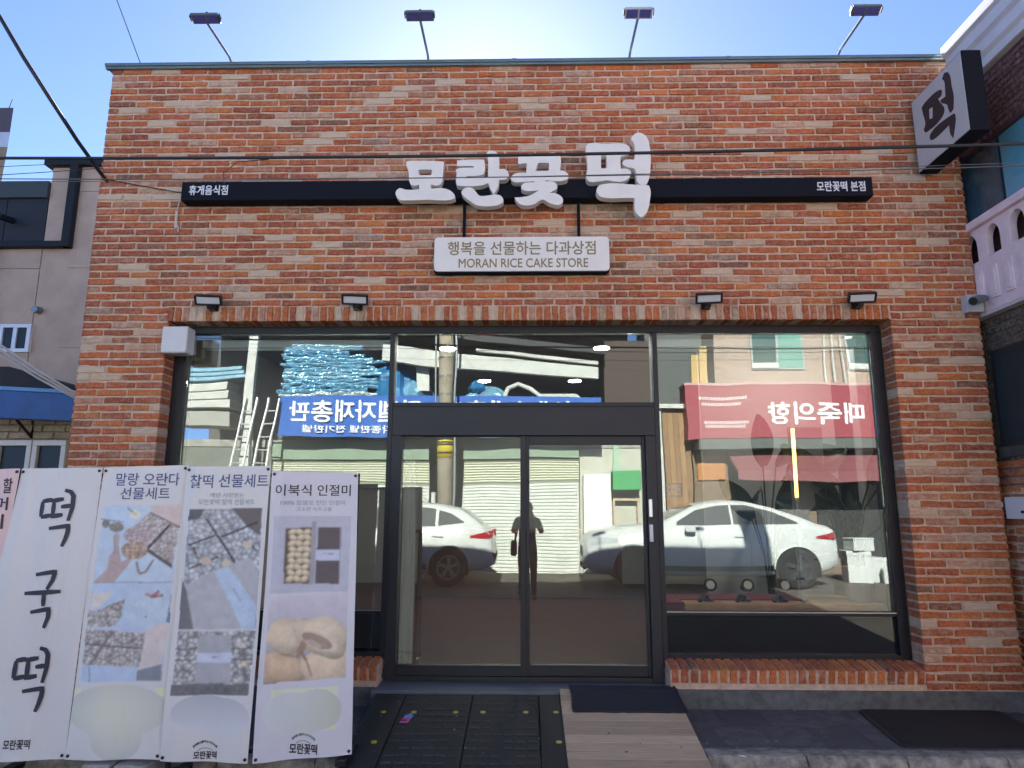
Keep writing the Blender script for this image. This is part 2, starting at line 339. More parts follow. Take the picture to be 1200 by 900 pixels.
# ================================================================ THE SHOP
BX0, BX1, BZ0, BZ1 = -3.652, 3.642, .25, 5.375
OX0, OX1, OZ1, OZS = -2.945, 2.93, 3.06, .40      # the opening; bottom of the soldier course; top of the sills
CH, BP = .0625, .25
M_MORTAR = mat('mortar', (.60, .44, .32), .95, noise=.26, nscale=18, bump=.6, bscale=120)
shop = thing('shop_building', (0, .3, .117), 'red brick rice cake shop with a wide glazed front and flat roof', 'shop')
wb = MB(); t = .0075
wb.box(BX0 + t, OX0 - t, t, .26, .12, BZ1); wb.box(OX1 + t, BX1 - t, t, .26, .12, BZ1); wb.box(OX0 - t, OX1 + t, t, .2595, OZ1 + t, BZ1 - .001)
wb.box(1.055, OX1 - t, .06, .255, .121, .34); wb.box(OX0 + t, -1.115, .06, .255, .121, .34)
wb.box(BX0 + t, BX0 + .3, .262, 7.4, .12, BZ1 - .002); wb.box(BX1 - .3, BX1 - t, .262, 7.4, .12, BZ1 - .002)
wall = wb.build('wall', M_MORTAR, shop)
bw = Brickwork(wall, M_BRICK)
H = .0462; J = .0165
cands = []
rb = random.Random(11)
for c in range(82):
    zc = BZ0 + (c + .5) * CH
    segs = [(BX0, BX1)]
    if zc < OZ1 - .02: segs = [(BX0, OX0), (OX1, BX1)]
    elif zc < OZ1 + .132: segs = [(BX0, -2.958), (2.943, BX1)]
    for (a, b) in segs:
        x = a; first = True
        off = [0, .125, .02, .145, .0, .115][c % 6]
        if b - a < 2:
            ln = [[.24, .24, .205], [.115, .24, .24, .08], [.24, .24, .205], [.175, .24, .27]][c % 4] if a < 0 else [[.205, .24, .247], [.08, .24, .24, .122], [.24, .24, .212], [.12, .24, .332]][c % 4]
        else:
            ln = [.24 - off if off < .2 else .24] + [.24] * 40
        i = 0
        while x < b - .03 and i < len(ln):
            L = ln[i] - .0065 + (rb.uniform(-.008, .008) if ln[i] != .24 or rb.random() < .25 else 0); e = x + L
            if b - e < .055 or i == len(ln) - 1: e = b; L = e - x
            D = .155 if (abs(x - OX1) < .002 or abs(e - OX0) < .002) else .07
            dz = rb.uniform(-.0016, .0016)
            std = abs(L - .2335) < .0005 and D < .1
            dist = math.sqrt(((x + e) / 2) ** 2 + 5.4 ** 2 + (zc - 1.55) ** 2)
            vis = not ((x + e) / 2 < -1.0 and zc < 1.7)            # behind the banners
            cands.append((x, e, zc + dz, L, D, std and vis, dist)); x = e + J; i += 1
std = sorted([q for q in cands if q[5]], key=lambda q: q[6])[:176]
keep = set(id(q) for q in std)
for q in cands:
    x, e, zc, L, D, st, dist = q; yo = rb.uniform(-.0045, .0035)
    if id(q) in keep:
        bw.obj(bw.variant('stretcher', rb.randrange(34), .2335, H, .07), ((x + e) / 2, yo, zc))
    else:
        cx = (x + e) / 2
        bw.rest_brick(L, H, D - yo, lambda p, cx=cx, yo=yo, zc=zc: (p[0] + cx, p[1] + yo, p[2] + zc), pick_tint(rb), rb)
# soldier course over the opening
x = -2.955
LT = [1.4 * w if TINTS[i][0][0] > .41 else w for i, w in enumerate(TW)]
while x < 2.93:
    bw.obj(bw.variant('soldier', rb.randrange(16), .120, .047, .155, TINTS, LT), (x + .027, rb.uniform(-.006, .001), 3.123), (0, R(90), 0)); x += .0633
# rowlock sills: headers sloping out under the glass
def sill(x0, x1):
    n = int(round((x1 - x0) / .0705)); p = (x1 - x0) / n
    for i in range(n):
        k = rb.randrange(9); key = ('rowlock', k)
        if key not in bw.var:
            r = random.Random(900 + k); V, F = brick_geo(.104, .052, .2, r); mb = MB(); mb.col = pick_tint(r); 
            V = [(pp[0], pp[1], pp[2]) for pp in V]; mb.add(V, F)
            me = bpy.data.meshes.new('brick'); me.from_pydata(mb.v, [], mb.f); me.materials.append(M_BRICK)
            at = me.attributes.new('tint', 'FLOAT_COLOR', 'POINT'); at.data.foreach_set('color', np.array(mb.c, dtype=np.float32).ravel()); me.update(); bw.var[key] = me
        o = bw.obj(bw.var[key], (x0 + (i + .5) * p, -.012 + rb.uniform(-.003, .003), .343), (0, R(90), 0))
        o.rotation_euler = (Matrix.Rotation(R(12), 3, 'X') @ Matrix.Rotation(R(90), 3, 'Y')).to_euler()
    mb = MB(); mb.obox(((x0 + x1) / 2, .085, .352), ((x1 - x0) / 2, 0, 0), (0, .0925 * math.cos(R(12)), .0925 * math.sin(R(12))), (0, -.052 * math.sin(R(12)), .052 * math.cos(R(12))))
    mb.box(x0, x1, -.012, .1, .252, .293)
    mb.build('sill_mortar', M_MORTAR, wall)
sill(1.06, 2.925); sill(-2.94, -1.11)
bw.finish()
# plinth, coping, roof and closed body behind the front
bx(1.05, 3.66, -.016, .05, .1, .249).build('plinth', M_STONE, shop, bevel=.004); bx(-3.67, -1.135, -.016, .05, .1, .249).build('plinth', M_STONE, shop, bevel=.004)
M_COPE = mat('coping_metal', (.20, .255, .25), .35, metal=.6, noise=.12, nscale=3)
cp = MB()
for i, (a, b) in enumerate([(-3.705, -1.9), (-1.9, -.1), (-.1, 1.75), (1.75, 3.69)]):
    cp.box(a + .002, b - .002, -.045, .40, 5.378, 5.404)
    if i: cp.box(a - .02, a + .02, -.048, .403, 5.3785, 5.4065)
cp.box(-3.70, 3.685, -.034, .0, 5.356, 5.378)
cp.build('coping', M_COPE, shop, bevel=.003)
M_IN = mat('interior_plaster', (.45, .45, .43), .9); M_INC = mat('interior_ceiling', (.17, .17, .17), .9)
M_WOODF = mat('interior_floor_wood', (.10, .040, .026), .45, noise=.3, nscale=4)
ib = MB(); ib.box(-3.36, 3.36, 7.1, 7.38, .1, 5.30); ib.build('rear_wall', M_IN, shop)
ib = MB(); ib.box(-3.34, 3.34, .265, 7.09, 5.0, 5.3); ib.build('roof', M_CONC, shop)
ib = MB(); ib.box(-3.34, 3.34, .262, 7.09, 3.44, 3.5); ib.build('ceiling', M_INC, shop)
ib = MB(); ib.box(-3.34, 3.34, .265, 7.09, .12, .27); ib.build('interior_floor', M_WOODF, shop)
ib = MB(); ib.box(-3.355, -3.342, .265, 7.09, .27, 3.44); ib.box(3.342, 3.355, .265, 7.09, .27, 3.44); ib.build('interior_side_wall', M_IN, shop)
# entrance step
st = MB(); st.box(-1.135, 1.05, -.11, .3, .1, .252); st.build('entrance_step', M_STEP, shop, bevel=.006)

# glazing: dark aluminium frame, panes, sliding doors
M_ALU = mat('dark_aluminium', (.017, .018, .021), .45, metal=.25, noise=.08, nscale=2)
M_ALU2 = mat('door_aluminium', (.026, .027, .031), .5, metal=.25, noise=.08, nscale=2)
fb = MB()
fb.box(-2.95, 2.925, .16, .30, 3.0, 3.058)                         # head
fb.box(-2.95, -2.845, .158, .302, .40, 2.999); fb.box(2.847, 2.925, .158, .302, .40, 2.999)
fb.box(-1.135, -1.095, .157, .30, .41, 2.999); fb.box(1.045, 1.085, .157, .30, .41, 2.999)
fb.box(-1.094, 1.044, .159, .30, 2.378, 2.412)                      # transom
for a, b in ((-2.844, -1.136), (1.086, 2.846)):
    fb.box(a, b, .16, .30, .40, .462); fb.box(a, b, .165, .29, .744, .768)
frame = fb.build('window_frame', M_ALU, shop, bevel=.003)
lb = MB()
for a, b in ((-2.843, -1.137), (1.087, 2.845)): lb.box(a, b, .161, .164, .768, .775)
lb.build('rail_trim', mat('bright_aluminium', (.5, .51, .52), .3, metal=.8), frame)
def pane(x0, x1, z0, z1, parent, m=None, y=.2, name='pane'):
    return bx(x0, x1, y, y + .006, z0, z1).build(name, m or M_GLASS, parent)
pane(-2.844, -1.136, .769, 2.999, frame); pane(1.086, 2.846, .769, 2.999, frame); pane(-1.094, 1.044, 2.413, 2.999, frame)
pane(-2.844, -1.136, .463, .743, frame, M_DGLASS); pane(1.086, 2.846, .463, .743, frame, M_DGLASS)
sb = MB(); sb.box(-2.84, -1.14, .24, .26, .44, .75); sb.box(1.09, 2.84, .24, .26, .44, .75); sb.build('spandrel_panel', mat('black_panel', (.012, .012, .013), .5), frame)
db = MB()
db.box(-1.094, 1.044, .150, .31, 2.140, 2.377)                      # header box over the doors
db.box(-1.094, -1.012, .152, .31, .255, 2.139); db.box(.962, 1.044, .152, .31, .255, 2.139)
db.box(-1.011, .961, .154, .31, .253, .29)
door = db.build('door_frame', M_ALU2, shop, bevel=.003)
d1 = MB()                                                           # left leaf (fixed)
d1.box(-1.011, -.046, .172, .232, .291, .366); d1.box(-.047, -.004, .170, .233, .291, 2.138); d1.box(-1.011, -.048, .173, .231, 2.131, 2.138)
leaf = d1.build('door_leaf', M_ALU2, shop, bevel=.003)
pane(-1.011, -.048, .367, 2.130, leaf, y=.2)
d2 = MB()
d2.box(-.003, .025, .182, .243, .291, 2.138); d2.box(.934, .961, .182, .243, .291, 2.138); d2.box(.026, .933, .184, .241, 2.068, 2.138); d2.box(.026, .933, .184, .241, .291, .37)
leaf2 = d2.build('door_leaf', M_ALU2, shop, bevel=.003)
pane(.026, .933, .371, 2.067, leaf2, y=.205)
hb = MB(); hb.box(.968, .998, .128, .152, 1.49, 1.635)
hb.build('door_handle', mat('steel', (.55, .55, .55), .3, metal=.9), door, bevel=.006)
hb = MB(); hb.box(.967, .996, .120, .152, 1.30, 1.435); hb.build('door_lock', mat('white_plastic', (.72, .73, .73), .4), door, bevel=.006)
# etched oval-free notice on the glass beside the door
sk = MB(); sk.box(1.117, 1.25, .196, .1985, 1.655, 1.661); sk.box(1.117, 1.25, .196, .1985, 1.751, 1.757); sk.box(1.117, 1.123, .196, .1985, 1.6615, 1.7505); sk.box(1.244, 1.25, .196, .1985, 1.6615, 1.7505)
sk = sk.build('sticker', mat('frosted_vinyl', (.34, .36, .36), .6), loc=(1.18, .197, 1.655)); tag(sk, 'small frosted sticker on the window glass beside the door handle', 'sticker')
lettering('CCTV', (1.1835, .1955, 1.706), .1, .045, (1, 0, 0), (0, 0, 1), mat('white_vinyl', (.72, .73, .73), .6), sk, .001, .01)

# ================================================================ SIGNS ON THE FRONT
M_BLK = mat('sign_black', (.010, .012, .018), .75, noise=.1, nscale=3, spec=.12)
M_WHT = mat('sign_white', (.83, .785, .71), .42, noise=.04, nscale=5)
bar = thing('fascia_sign', (0, 0, 4.06), 'long black fascia bar across the brick front with small white lettering at both ends', 'sign')
bx(-2.862, 2.822, -.14, -.02, 4.06, 4.226).build('sign_bar', M_BLK, bar, bevel=.006)
M_LET = mat('letter_white', (.75, .76, .78), .5)
lettering('휴게음식점', (-2.634, -.1412, 4.15), .325, .088, (1, 0, 0), (0, 0, 1), M_LET, bar, .002, .022)
lettering('모란꽃떡 본점', (2.565, -.1412, 4.144), .392, .088, (1, 0, 0), (0, 0, 1), M_LET, bar, .002, .02)
hb = MB()
for x in (-.512, .436): hb.box(x - .012, x + .012, -.055, -.03, 3.72, 4.06)
hb.build('hanger_rod', M_BLK, bar)
GL = {}
GL['mo']=[(-0.979,4.354),(-0.671,4.348),(-0.675,4.288),(-0.692,4.155),(-0.721,4.139),(-0.773,4.15),(-0.772,4.111),(-0.671,4.115),(-0.612,4.093),(-0.577,4.053),(-0.576,4.03),(-0.61,4.014),(-0.807,4.017),(-0.974,4.012),(-1.023,4.018),(-1.059,4.068),(-1.053,4.097),(-1.026,4.119),(-0.977,4.105),(-0.868,4.109),(-0.869,4.15),(-0.918,4.14),(-0.944,4.162),(-0.962,4.279),(-0.978,4.317)]
GL['mo_hole']=[(-0.878,4.279),(-0.87,4.233),(-0.773,4.232),(-0.764,4.278)]
GL['ra']=[(-0.562,4.358),(-0.342,4.363),(-0.342,4.242),(-0.363,4.227),(-0.484,4.221),(-0.484,4.2),(-0.304,4.213),(-0.303,4.161),(-0.367,4.137),(-0.559,4.138),(-0.569,4.165),(-0.566,4.258),(-0.574,4.276),(-0.546,4.29),(-0.426,4.294),(-0.426,4.308),(-0.562,4.311)]
GL['a']=[(-0.325,4.413),(-0.301,4.44),(-0.261,4.441),(-0.229,4.412),(-0.219,4.375),(-0.218,4.279),(-0.171,4.278),(-0.141,4.241),(-0.141,4.212),(-0.171,4.187),(-0.218,4.185),(-0.224,4.131),(-0.263,4.059),(-0.288,4.11),(-0.306,4.157),(-0.307,4.29),(-0.312,4.375)]
GL['n']=[(-0.523,4.08),(-0.499,4.112),(-0.445,4.119),(-0.42,4.1),(-0.376,4.048),(-0.317,4.047),(-0.248,4.057),(-0.204,4.046),(-0.182,4.01),(-0.189,3.989),(-0.238,3.963),(-0.394,3.964),(-0.444,3.996),(-0.513,4.054)]
GL['kkot']=[(-0.063,4.403),(0.085,4.412),(0.1,4.391),(0.194,4.42),(0.243,4.42),(0.284,4.381),(0.276,4.264),(0.32,4.255),(0.347,4.216),(0.329,4.181),(0.158,4.178),(0.158,4.168),(0.221,4.167),(0.255,4.132),(0.25,4.106),(0.193,4.07),(0.24,4.064),(0.288,4.034),(0.3,4.001),(0.278,3.968),(0.239,3.964),(0.191,3.981),(0.132,4.013),(0.074,3.976),(0.015,3.961),(-0.043,3.97),(-0.073,3.998),(-0.091,4.03),(-0.043,4.033),(0.025,4.045),(0.103,4.091),(-0.004,4.087),(-0.036,4.108),(-0.034,4.14),(-0.004,4.158),(0.064,4.162),(0.065,4.17),(-0.043,4.163),(-0.083,4.163),(-0.114,4.177),(-0.122,4.204),(-0.102,4.23),(-0.073,4.243),(0.001,4.247),(0.006,4.33),(-0.061,4.322)]
GL['kkot_hole']=[(0.1,4.331),(0.08,4.263),(0.185,4.262),(0.188,4.33)]
GL['tt']=[(0.491,4.465),(0.511,4.497),(0.649,4.493),(0.797,4.496),(0.836,4.478),(0.852,4.435),(0.834,4.403),(0.774,4.379),(0.772,4.276),(0.83,4.27),(0.854,4.238),(0.828,4.185),(0.778,4.162),(0.7,4.167),(0.657,4.176),(0.603,4.168),(0.515,4.164),(0.491,4.193),(0.502,4.283),(0.499,4.358)]
GL['tt_hole']=[(0.615,4.391),(0.613,4.279),(0.654,4.279),(0.657,4.39)]
GL['eo']=[(0.862,4.536),(0.898,4.585),(0.933,4.592),(0.977,4.568),(1.006,4.508),(1.002,4.205),(0.983,4.153),(0.963,4.132),(0.919,4.137),(0.896,4.174),(0.884,4.269),(0.821,4.291),(0.79,4.313),(0.793,4.344),(0.823,4.355),(0.881,4.352),(0.887,4.376),(0.886,4.493)]
GL['g']=[(0.57,4.082),(0.587,4.124),(0.622,4.14),(0.919,4.13),(0.992,4.126),(1.006,4.079),(0.997,3.996),(0.985,3.934),(0.964,3.887),(0.925,3.849),(0.878,3.903),(0.874,4.018),(0.833,4.02),(0.639,4.021),(0.59,4.04)]
GL['b1']=[(-0.202,4.798),(-0.237,4.81),(-0.453,4.796),(-0.479,4.773),(-0.462,4.738),(-0.422,4.738),(-0.444,4.691),(-0.48,4.622),(-0.474,4.588),(-0.399,4.556),(-0.265,4.558),(-0.214,4.571),(-0.198,4.604),(-0.226,4.634),(-0.212,4.737)]
GL['b1_hole']=[(-0.296,4.725),(-0.287,4.644),(-0.327,4.633),(-0.342,4.716)]
GL['b2']=[(-0.495,4.86),(-0.529,4.888),(-0.574,4.864),(-0.593,4.812),(-0.596,4.727),(-0.605,4.644),(-0.581,4.546),(-0.542,4.539),(-0.524,4.595),(-0.519,4.623),(-0.452,4.685),(-0.447,4.709),(-0.509,4.701),(-0.519,4.778),(-0.518,4.825)]
GL['b3']=[(-0.265,4.504),(-0.279,4.522),(-0.529,4.521),(-0.593,4.507),(-0.597,4.461),(-0.571,4.389),(-0.542,4.333),(-0.514,4.385),(-0.513,4.455),(-0.318,4.453),(-0.27,4.475)]
def xz(y0): return lambda v: (v.x, y0 - v.z, v.y)
def channel(polys, label, name='channel_letter'):
    p0 = polys[0][0]; cx = sum(q[0] for q in p0) / len(p0); zz = min(q[1] for q in p0)
    root = thing(name, (cx, -.17, zz), label, 'sign letter', 'channel letters of the shop name on the fascia bar')
    for i, (f, dy) in enumerate(polys and [(p, k * .0012) for k, p in enumerate(polys)]):
        outline(f, xz(-.178 - dy), .072, M_WHT, 'letter_stroke', root)
    bx(cx - .05, cx + .05, -.141, -.1395, 4.10, 4.19).build('mount', M_BLK, root)
channel([[GL['mo'], GL['mo_hole']]], 'white raised letter 모, first of the large shop name letters on the black bar')
channel([[GL['ra']], [GL['a']], [GL['n']]], 'white raised letter 란, between 모 and 꽃 on the black bar')
channel([[GL['kkot'], GL['kkot_hole']]], 'white raised letter 꽃, between 란 and the tall 떡 on the black bar')
channel([[GL['tt'], GL['tt_hole']], [GL['eo']], [GL['g']]], 'tallest white raised letter 떡, last of the shop name on the black bar')
def rrect(x0, x1, z0, z1, r, n=5):
    P = []
    for cx, cz, a0 in ((x1 - r, z0 + r, -90), (x1 - r, z1 - r, 0), (x0 + r, z1 - r, 90), (x0 + r, z0 + r, 180)):
        for k in range(n + 1): a = R(a0 + 90 * k / n); P.append((cx + r * math.cos(a), cz + r * math.sin(a)))
    return P
ss = thing('hanging_sign', (0, 0, 3.43), 'white rounded sign board with gold lettering hung under the black fascia bar', 'sign')
MB().prism(rrect(-.752, .680, 3.436, 3.742, .035), -.088, -.03).build('backing', M_BLK, ss, fix=True)
MB().prism(rrect(-.748, .676, 3.447, 3.738, .032), -.104, -.089).build('face_panel', M_WHT, ss, fix=True)
M_GOLD = mat('gold_letter', (.27, .205, .095), .55)
lettering('행복을 선물하는 다과상점', (-.036, -.1055, 3.642), 1.205, .118, (1, 0, 0), (0, 0, 1), M_GOLD, ss, .002, .012)
lettering('MORAN RICE CAKE STORE', (-.022, -.1055, 3.515), 1.05, .078, (1, 0, 0), (0, 0, 1), M_GOLD, ss, .002, .012)
bs = thing('blade_sign', (3.33, 0, 4.6), 'square black edged lightbox sign projecting from the right end of the shop front', 'sign')
bb = MB(); bb.box(3.252, 3.395, -.74, -.062, 4.282, 4.935); bb.build('sign_box', M_BLK, bs, bevel=.006)
bx(3.247, 3.2515, -.728, -.074, 4.294, 4.923).build('face_panel', mat('lightbox_face', (.54, .52, .50), .4), bs)
bb = MB(); bb.box(3.29, 3.35, -.062, .0, 4.36, 4.44); bb.box(3.29, 3.35, -.062, .0, 4.76, 4.84); bb.build('bracket', M_BLK, bs)
M_INK = mat('sign_ink', (.028, .022, .026), .5)
yz = lambda k: (lambda v: (3.2462 - k * .0004 - v.z * .2, v.x, v.y))
for k, f in enumerate([[GL['b1'], GL['b1_hole']], [GL['b2']], [GL['b3']]]): outline(f, yz(k), .004, M_INK, 'lettering', bs)
bx(3.30, 3.36, -.745, -.4, 4.9352, 4.944).build('bird_droppings_streak', M_WHT, bs) if False else None

# floodlights: four on the roof, four small ones over the glass
M_LBLK = mat('lamp_black', (.02, .021, .024), .4, metal=.3); M_LGRY = mat('lamp_grey', (.20, .22, .23), .45, metal=.5); M_LENS = mat('lamp_lens', (.62, .63, .64), .25)
def roof_lamp(x, tilt, label, hm=None):
    t = thing('roof_floodlight', (x, .02, 5.407), label, 'floodlight', 'floodlights on poles along the roof edge')
    mb = MB(); mb.tube([(x, .06, 5.405), (x, -.05, 5.452), (x, -.46, 5.452)], .011, 8); mb.box(x - .03, x + .03, .02, .1, 5.4065, 5.415); mb.build('pole', M_LGRY, t)
    a = R(tilt); U = Vector((1, 0, 0)); V = Vector((0, math.cos(a), math.sin(a))); N = U.cross(V); c = Vector((x, -.50, 5.47))
    mb = MB(); mb.obox(c, U * .112, V * .042, N * .012); mb.obox(c + N * .018, U * .08, V * .03, N * .008)
    for k in range(5): mb.obox(c + N * .03 + U * (.14 * (k / 4 - .5)), U * .004, V * .028, N * .007)
    mb.obox(c + N * .03 - V * .01, U * .009, V * .009, N * .035)
    mb.build('lamp_head', hm or M_LGRY, t, bevel=.004)
    mb = MB()
    for sx in (-.055, .055): mb.obox(c - N * .0135 + U * sx * .95, U * .045, V * .03, N * .002)
    mb.build('lens', mat('led_lens_blue', (.08, .09, .3), .2), t)
    mb = MB()
    for sx in (-.125, .125): mb.obox(c + U * sx * .94 - V * .008, U * .004, V * .022, N * .018)
    mb.build('bracket', M_LBLK, t)
for x, ti, l in [(-2.60, -20, 'grey floodlight on a pole at the left end of the roof edge'), (-.855, -20, 'grey floodlight on a roof pole left of the bright sun glow'),
                 (.905, -30, 'floodlight coloured pale as if sunlit, on a roof pole right of the sun glow'), (2.71, -25, 'grey floodlight on a roof pole near the projecting blade sign')]:
    roof_lamp(x, ti, l, mat('lamp_sunlit_tone', (.62, .63, .62), .35, metal=.3) if 0 < x < 2 else None)  # third head gets a paler metal: sunlight put into its colour
def wall_lamp(x, z, yaw, label):
    t = thing('wall_floodlight', (x, 0, z), label, 'floodlight', 'small black floodlights on the brick above the window')
    rot = Matrix.Rotation(R(yaw), 3, 'Z') @ Matrix.Rotation(R(34), 3, 'X')
    U, V, N = rot @ Vector((1, 0, 0)), rot @ Vector((0, 0, 1)), rot @ Vector((0, -1, 0)); c = Vector((x, -.125, z))
    mb = MB(); mb.obox(c - N * .012, U * .103, V * .040, N * .018); mb.obox(c - N * .034, U * .07, V * .028, N * .01)
    for a, b in ((U * .099, None), (-U * .099, None)): mb.obox(c + a + N * .008, U * .006, V * .040, N * .006)
    for a in (V * .035, -V * .035): mb.obox(c + a + N * .0085, U * .092, V * .006, N * .006)
    mb.build('lamp_body', M_LBLK, t, bevel=.002)
    MB().obox(c + N * .0065, U * .088, V * .027, N * .0015).build('lens', M_LENS, t)
    mb = MB(); mb.box(x - .035, x + .035, -.02, 0, z - .06, z - .005); mb.obox((x, -.06, z - .04), (.022, 0, 0), (0, .045, 0), (0, -.01, .02)); mb.build('bracket', M_LBLK, t, bevel=.003)
    MB().tube([(x - .05, -.07, z + .03), (x - .045, -.03, z + .07), (x - .02, -.004, z + .075), (x + .0, -.003, z + .03)], .004, 6).build('cable', M_LBLK, t)
for x, w, l in [(-2.565, 8, 'black wall floodlight above the white box at the left end of the lintel'), (-1.375, 8, 'black wall floodlight over the left window, nearer the middle of the front'),
                (1.455, -8, 'black wall floodlight over the right window, nearer the middle of the front'), (2.66, -8, 'black wall floodlight at the right end of the lintel, nearest the camera box')]:
    wall_lamp(x, 3.205, w, l)
wbx = thing('junction_box', (-2.83, -.0, 2.78), 'white plastic box mounted at the top left corner of the window opening', 'box')
bx(-2.938, -2.728, -.09, .05, 2.778, 3.0).build('cover', mat('box_white', (.66, .65, .62), .45, noise=.05), wbx, bevel=.014)
bx(-2.90, -2.765, .0505, .15, 2.81, 2.97).build('mount', M_LGRY, wbx)
cc = thing('security_camera', (3.55, 0, 3.1), 'dark bullet security camera on a white square box at the brick edge', 'camera')
bx(3.505, 3.64, -.075, -.002, 3.10, 3.245).build('mount_box', mat('box_grey', (.5, .51, .52), .5), cc, bevel=.006)
MB().tube([(3.63, -.10, 3.205), (3.55, -.15, 3.18), (3.475, -.20, 3.15)], [.028, .036, .036], 12).build('camera_body', M_LGRY, cc)
MB().tube([(3.474, -.2006, 3.1497), (3.468, -.205, 3.147)], .03, 12).build('lens', M_LBLK, cc)
wc = MB(); wc.tube([(-2.90, -.012, 4.24), (-2.93, -.014, 4.16), (-2.945, -.014, 4.05), (-2.95, -.014, 3.93), (-2.93, -.013, 3.88), (-2.925, -.013, 3.84)], .006, 6)
wc.tube([(-2.952, -.014, 4.02), (-2.95, -.014, 3.87)], .012, 6)
tag(wc.build('loose_cable', mat('cable_white', (.6, .55, .48), .6), loc=(-2.94, 0, 3.85)), 'short loose whitish cable hanging on the brick under the left end of the fascia bar', 'cable')

# ================================================================ IN FRONT OF THE DOOR: ramps and mats
M_RUB = mat('black_rubber', (.016, .017, .020), .62, noise=.35, nscale=30, bump=.25, bscale=120)
rub = thing('rubber_ramp', (-.42, -.7, .118), 'black rubber modular kerb ramp with yellow reflector dots in front of the door', 'ramp')
def rz(y): return .235 - (.185 / 1.325) * (-.12 - y)
def ramp_mod(x0, x1, name):
    P = [(-.118, .12), (-.12, .232), (-.135, .235)]
    mb = MB(); n = 14
    prof = [(-.125, .05), (-.125, rz(-.125))] + [(-.125 - 1.32 * k / n, rz(-.125 - 1.32 * k / n)) for k in range(1, n + 1)] + [(-1.445, -.02)]
    mb.prism(prof, x0, x1, 'x'); return mb.build(name, M_RUB, rub, fix=True, bevel=.004)
ramp_mod(-.867, -.388, 'ramp_module'); ramp_mod(-.382, .082, 'ramp_module'); ramp_mod(-1.09, -.873, 'ramp_edge'); ramp_mod(.088, .236, 'ramp_edge')
mb = MB(); r = random.Random(4)
for x0, x1 in ((-.86, -.395), (-.375, .075)):
    for j in range(13):
        y = -.2 - j * .09; n = 6
        for i in range(n):
            if r.random() < .12: continue
            a = x0 + (x1 - x0) * (i + .12) / n; b = x0 + (x1 - x0) * (i + .88) / n
            mb.obox(((a + b) / 2, y, rz(y) + .0025), ((b - a) / 2, 0, 0), (0, .008, .0013), (0, 0, .003))
mb.build('tread', mat('rubber_tread', (.034, .035, .04), .6, noise=.5, nscale=60), rub, kind='stuff')
M_YEL = mat('reflector_yellow', (.62, .48, .05), .4)
for x, y in [(-.972, -.428), (-.765, -.428), (-.481, -.424), (-.296, -.42), (-.006, -.415), (.2, -.411), (-.943, -.851), (.2, -.83)]:
    MB().tube([(x, y, rz(y) - .002), (x, y - .0005, rz(y) + .0035)], .019, 12).build('reflector', M_YEL, rub)
tk = thing('ticket', (-.795, -.525, rz(-.525)), 'small blue and pink sticker lying on the black rubber ramp', 'sticker')
def rq(x0, x1, y0, y1, h): return MB().add([(x0, y0, rz(y0) + h), (x1, y0, rz(y0) + h), (x1 + .012, y1, rz(y1) + h), (x0 + .012, y1, rz(y1) + h)], [(0, 1, 2, 3)])
rq(-.822, -.765, -.525, -.455, .0042).build('blue_half', mat('sticker_blue', (.12, .36, .75), .5), tk); rq(-.836, -.778, -.598, -.526, .004).build('pink_half', mat('sticker_pink', (.72, .10, .32), .5), tk)
M_PLK = [mat('ramp_plank_%s' % n, c, .7, noise=.14, nscale=9, bump=.2, bscale=60) for n, c in (('a', (.56, .42, .28)), ('b', (.64, .48, .33)), ('c', (.47, .35, .235)))]
def plank_material(m, c):
    t = m.node_tree; b = t.nodes['Principled BSDF']; g = t.nodes.new('ShaderNodeNewGeometry'); mp = t.nodes.new('ShaderNodeMapping'); mp.inputs['Scale'].default_value = (2.2, 26, 26)
    w = t.nodes.new('ShaderNodeTexNoise'); w.inputs['Scale'].default_value = 2.5; w.inputs['Detail'].default_value = 8; w.inputs['Distortion'].default_value = .8
    t.links.new(g.outputs['Position'], mp.inputs[0]); t.links.new(mp.outputs[0], w.inputs['Vector'])
    rr = t.nodes.new('ShaderNodeValToRGB'); e = rr.color_ramp.elements; e[0].position = .25; e[1].position = .6; e[0].color = (*[q * .55 for q in c], 1); e[1].color = (*[q * 1.08 for q in c], 1)
    e2 = rr.color_ramp.elements.new(.36); e2.color = (*[q * .9 for q in c], 1)
    t.links.new(w.outputs['Fac'], rr.inputs[0]); t.links.new(rr.outputs[0], b.inputs['Base Color'])
for m_, c_ in zip(M_PLK, ((.56, .42, .28), (.64, .48, .33), (.47, .35, .235))): plank_material(m_, c_)
wr = thing('wooden_ramp', (.65, -.7, .118), 'light wooden board ramp leading up to the right door leaf', 'ramp')
def wz(y): return .262 - (.212 / 1.19) * (-.11 - y)
sl = Vector((0, 1, .212 / 1.19)).normalized()
y = -.135; k = 0
while y > -1.28:
    c = Vector((.6545, y, wz(y) - .006)); w = .047
    MB().obox(c, (.4145, 0, 0), sl * (w - .0022), Vector((0, -sl.z, sl.y)) * .0085).build('plank', M_PLK[(k * 2 + k // 3) % 3], wr, bevel=.0015); y -= 2 * w * sl.y; k += 1
mb = MB()
for x in (.25, .65, 1.05): mb.prism([(-.14, .1), (-.14, wz(-.14) - .018), (-1.28, wz(-1.28) - .018), (-1.28, -.02), (-.99, -.02), (-.99, .1)], x - .009, x + .009, 'x')
mb.build('bearer', M_PLK[2], wr, fix=True)
M_RUG = mat('rug_fabric', (.022, .026, .036), .95, noise=.2, nscale=120, bump=.6, bscale=300)
rg = thing('door_rug', (.7, -.2, .26), 'dark rectangular rug lying over the step and the wooden ramp', 'rug')
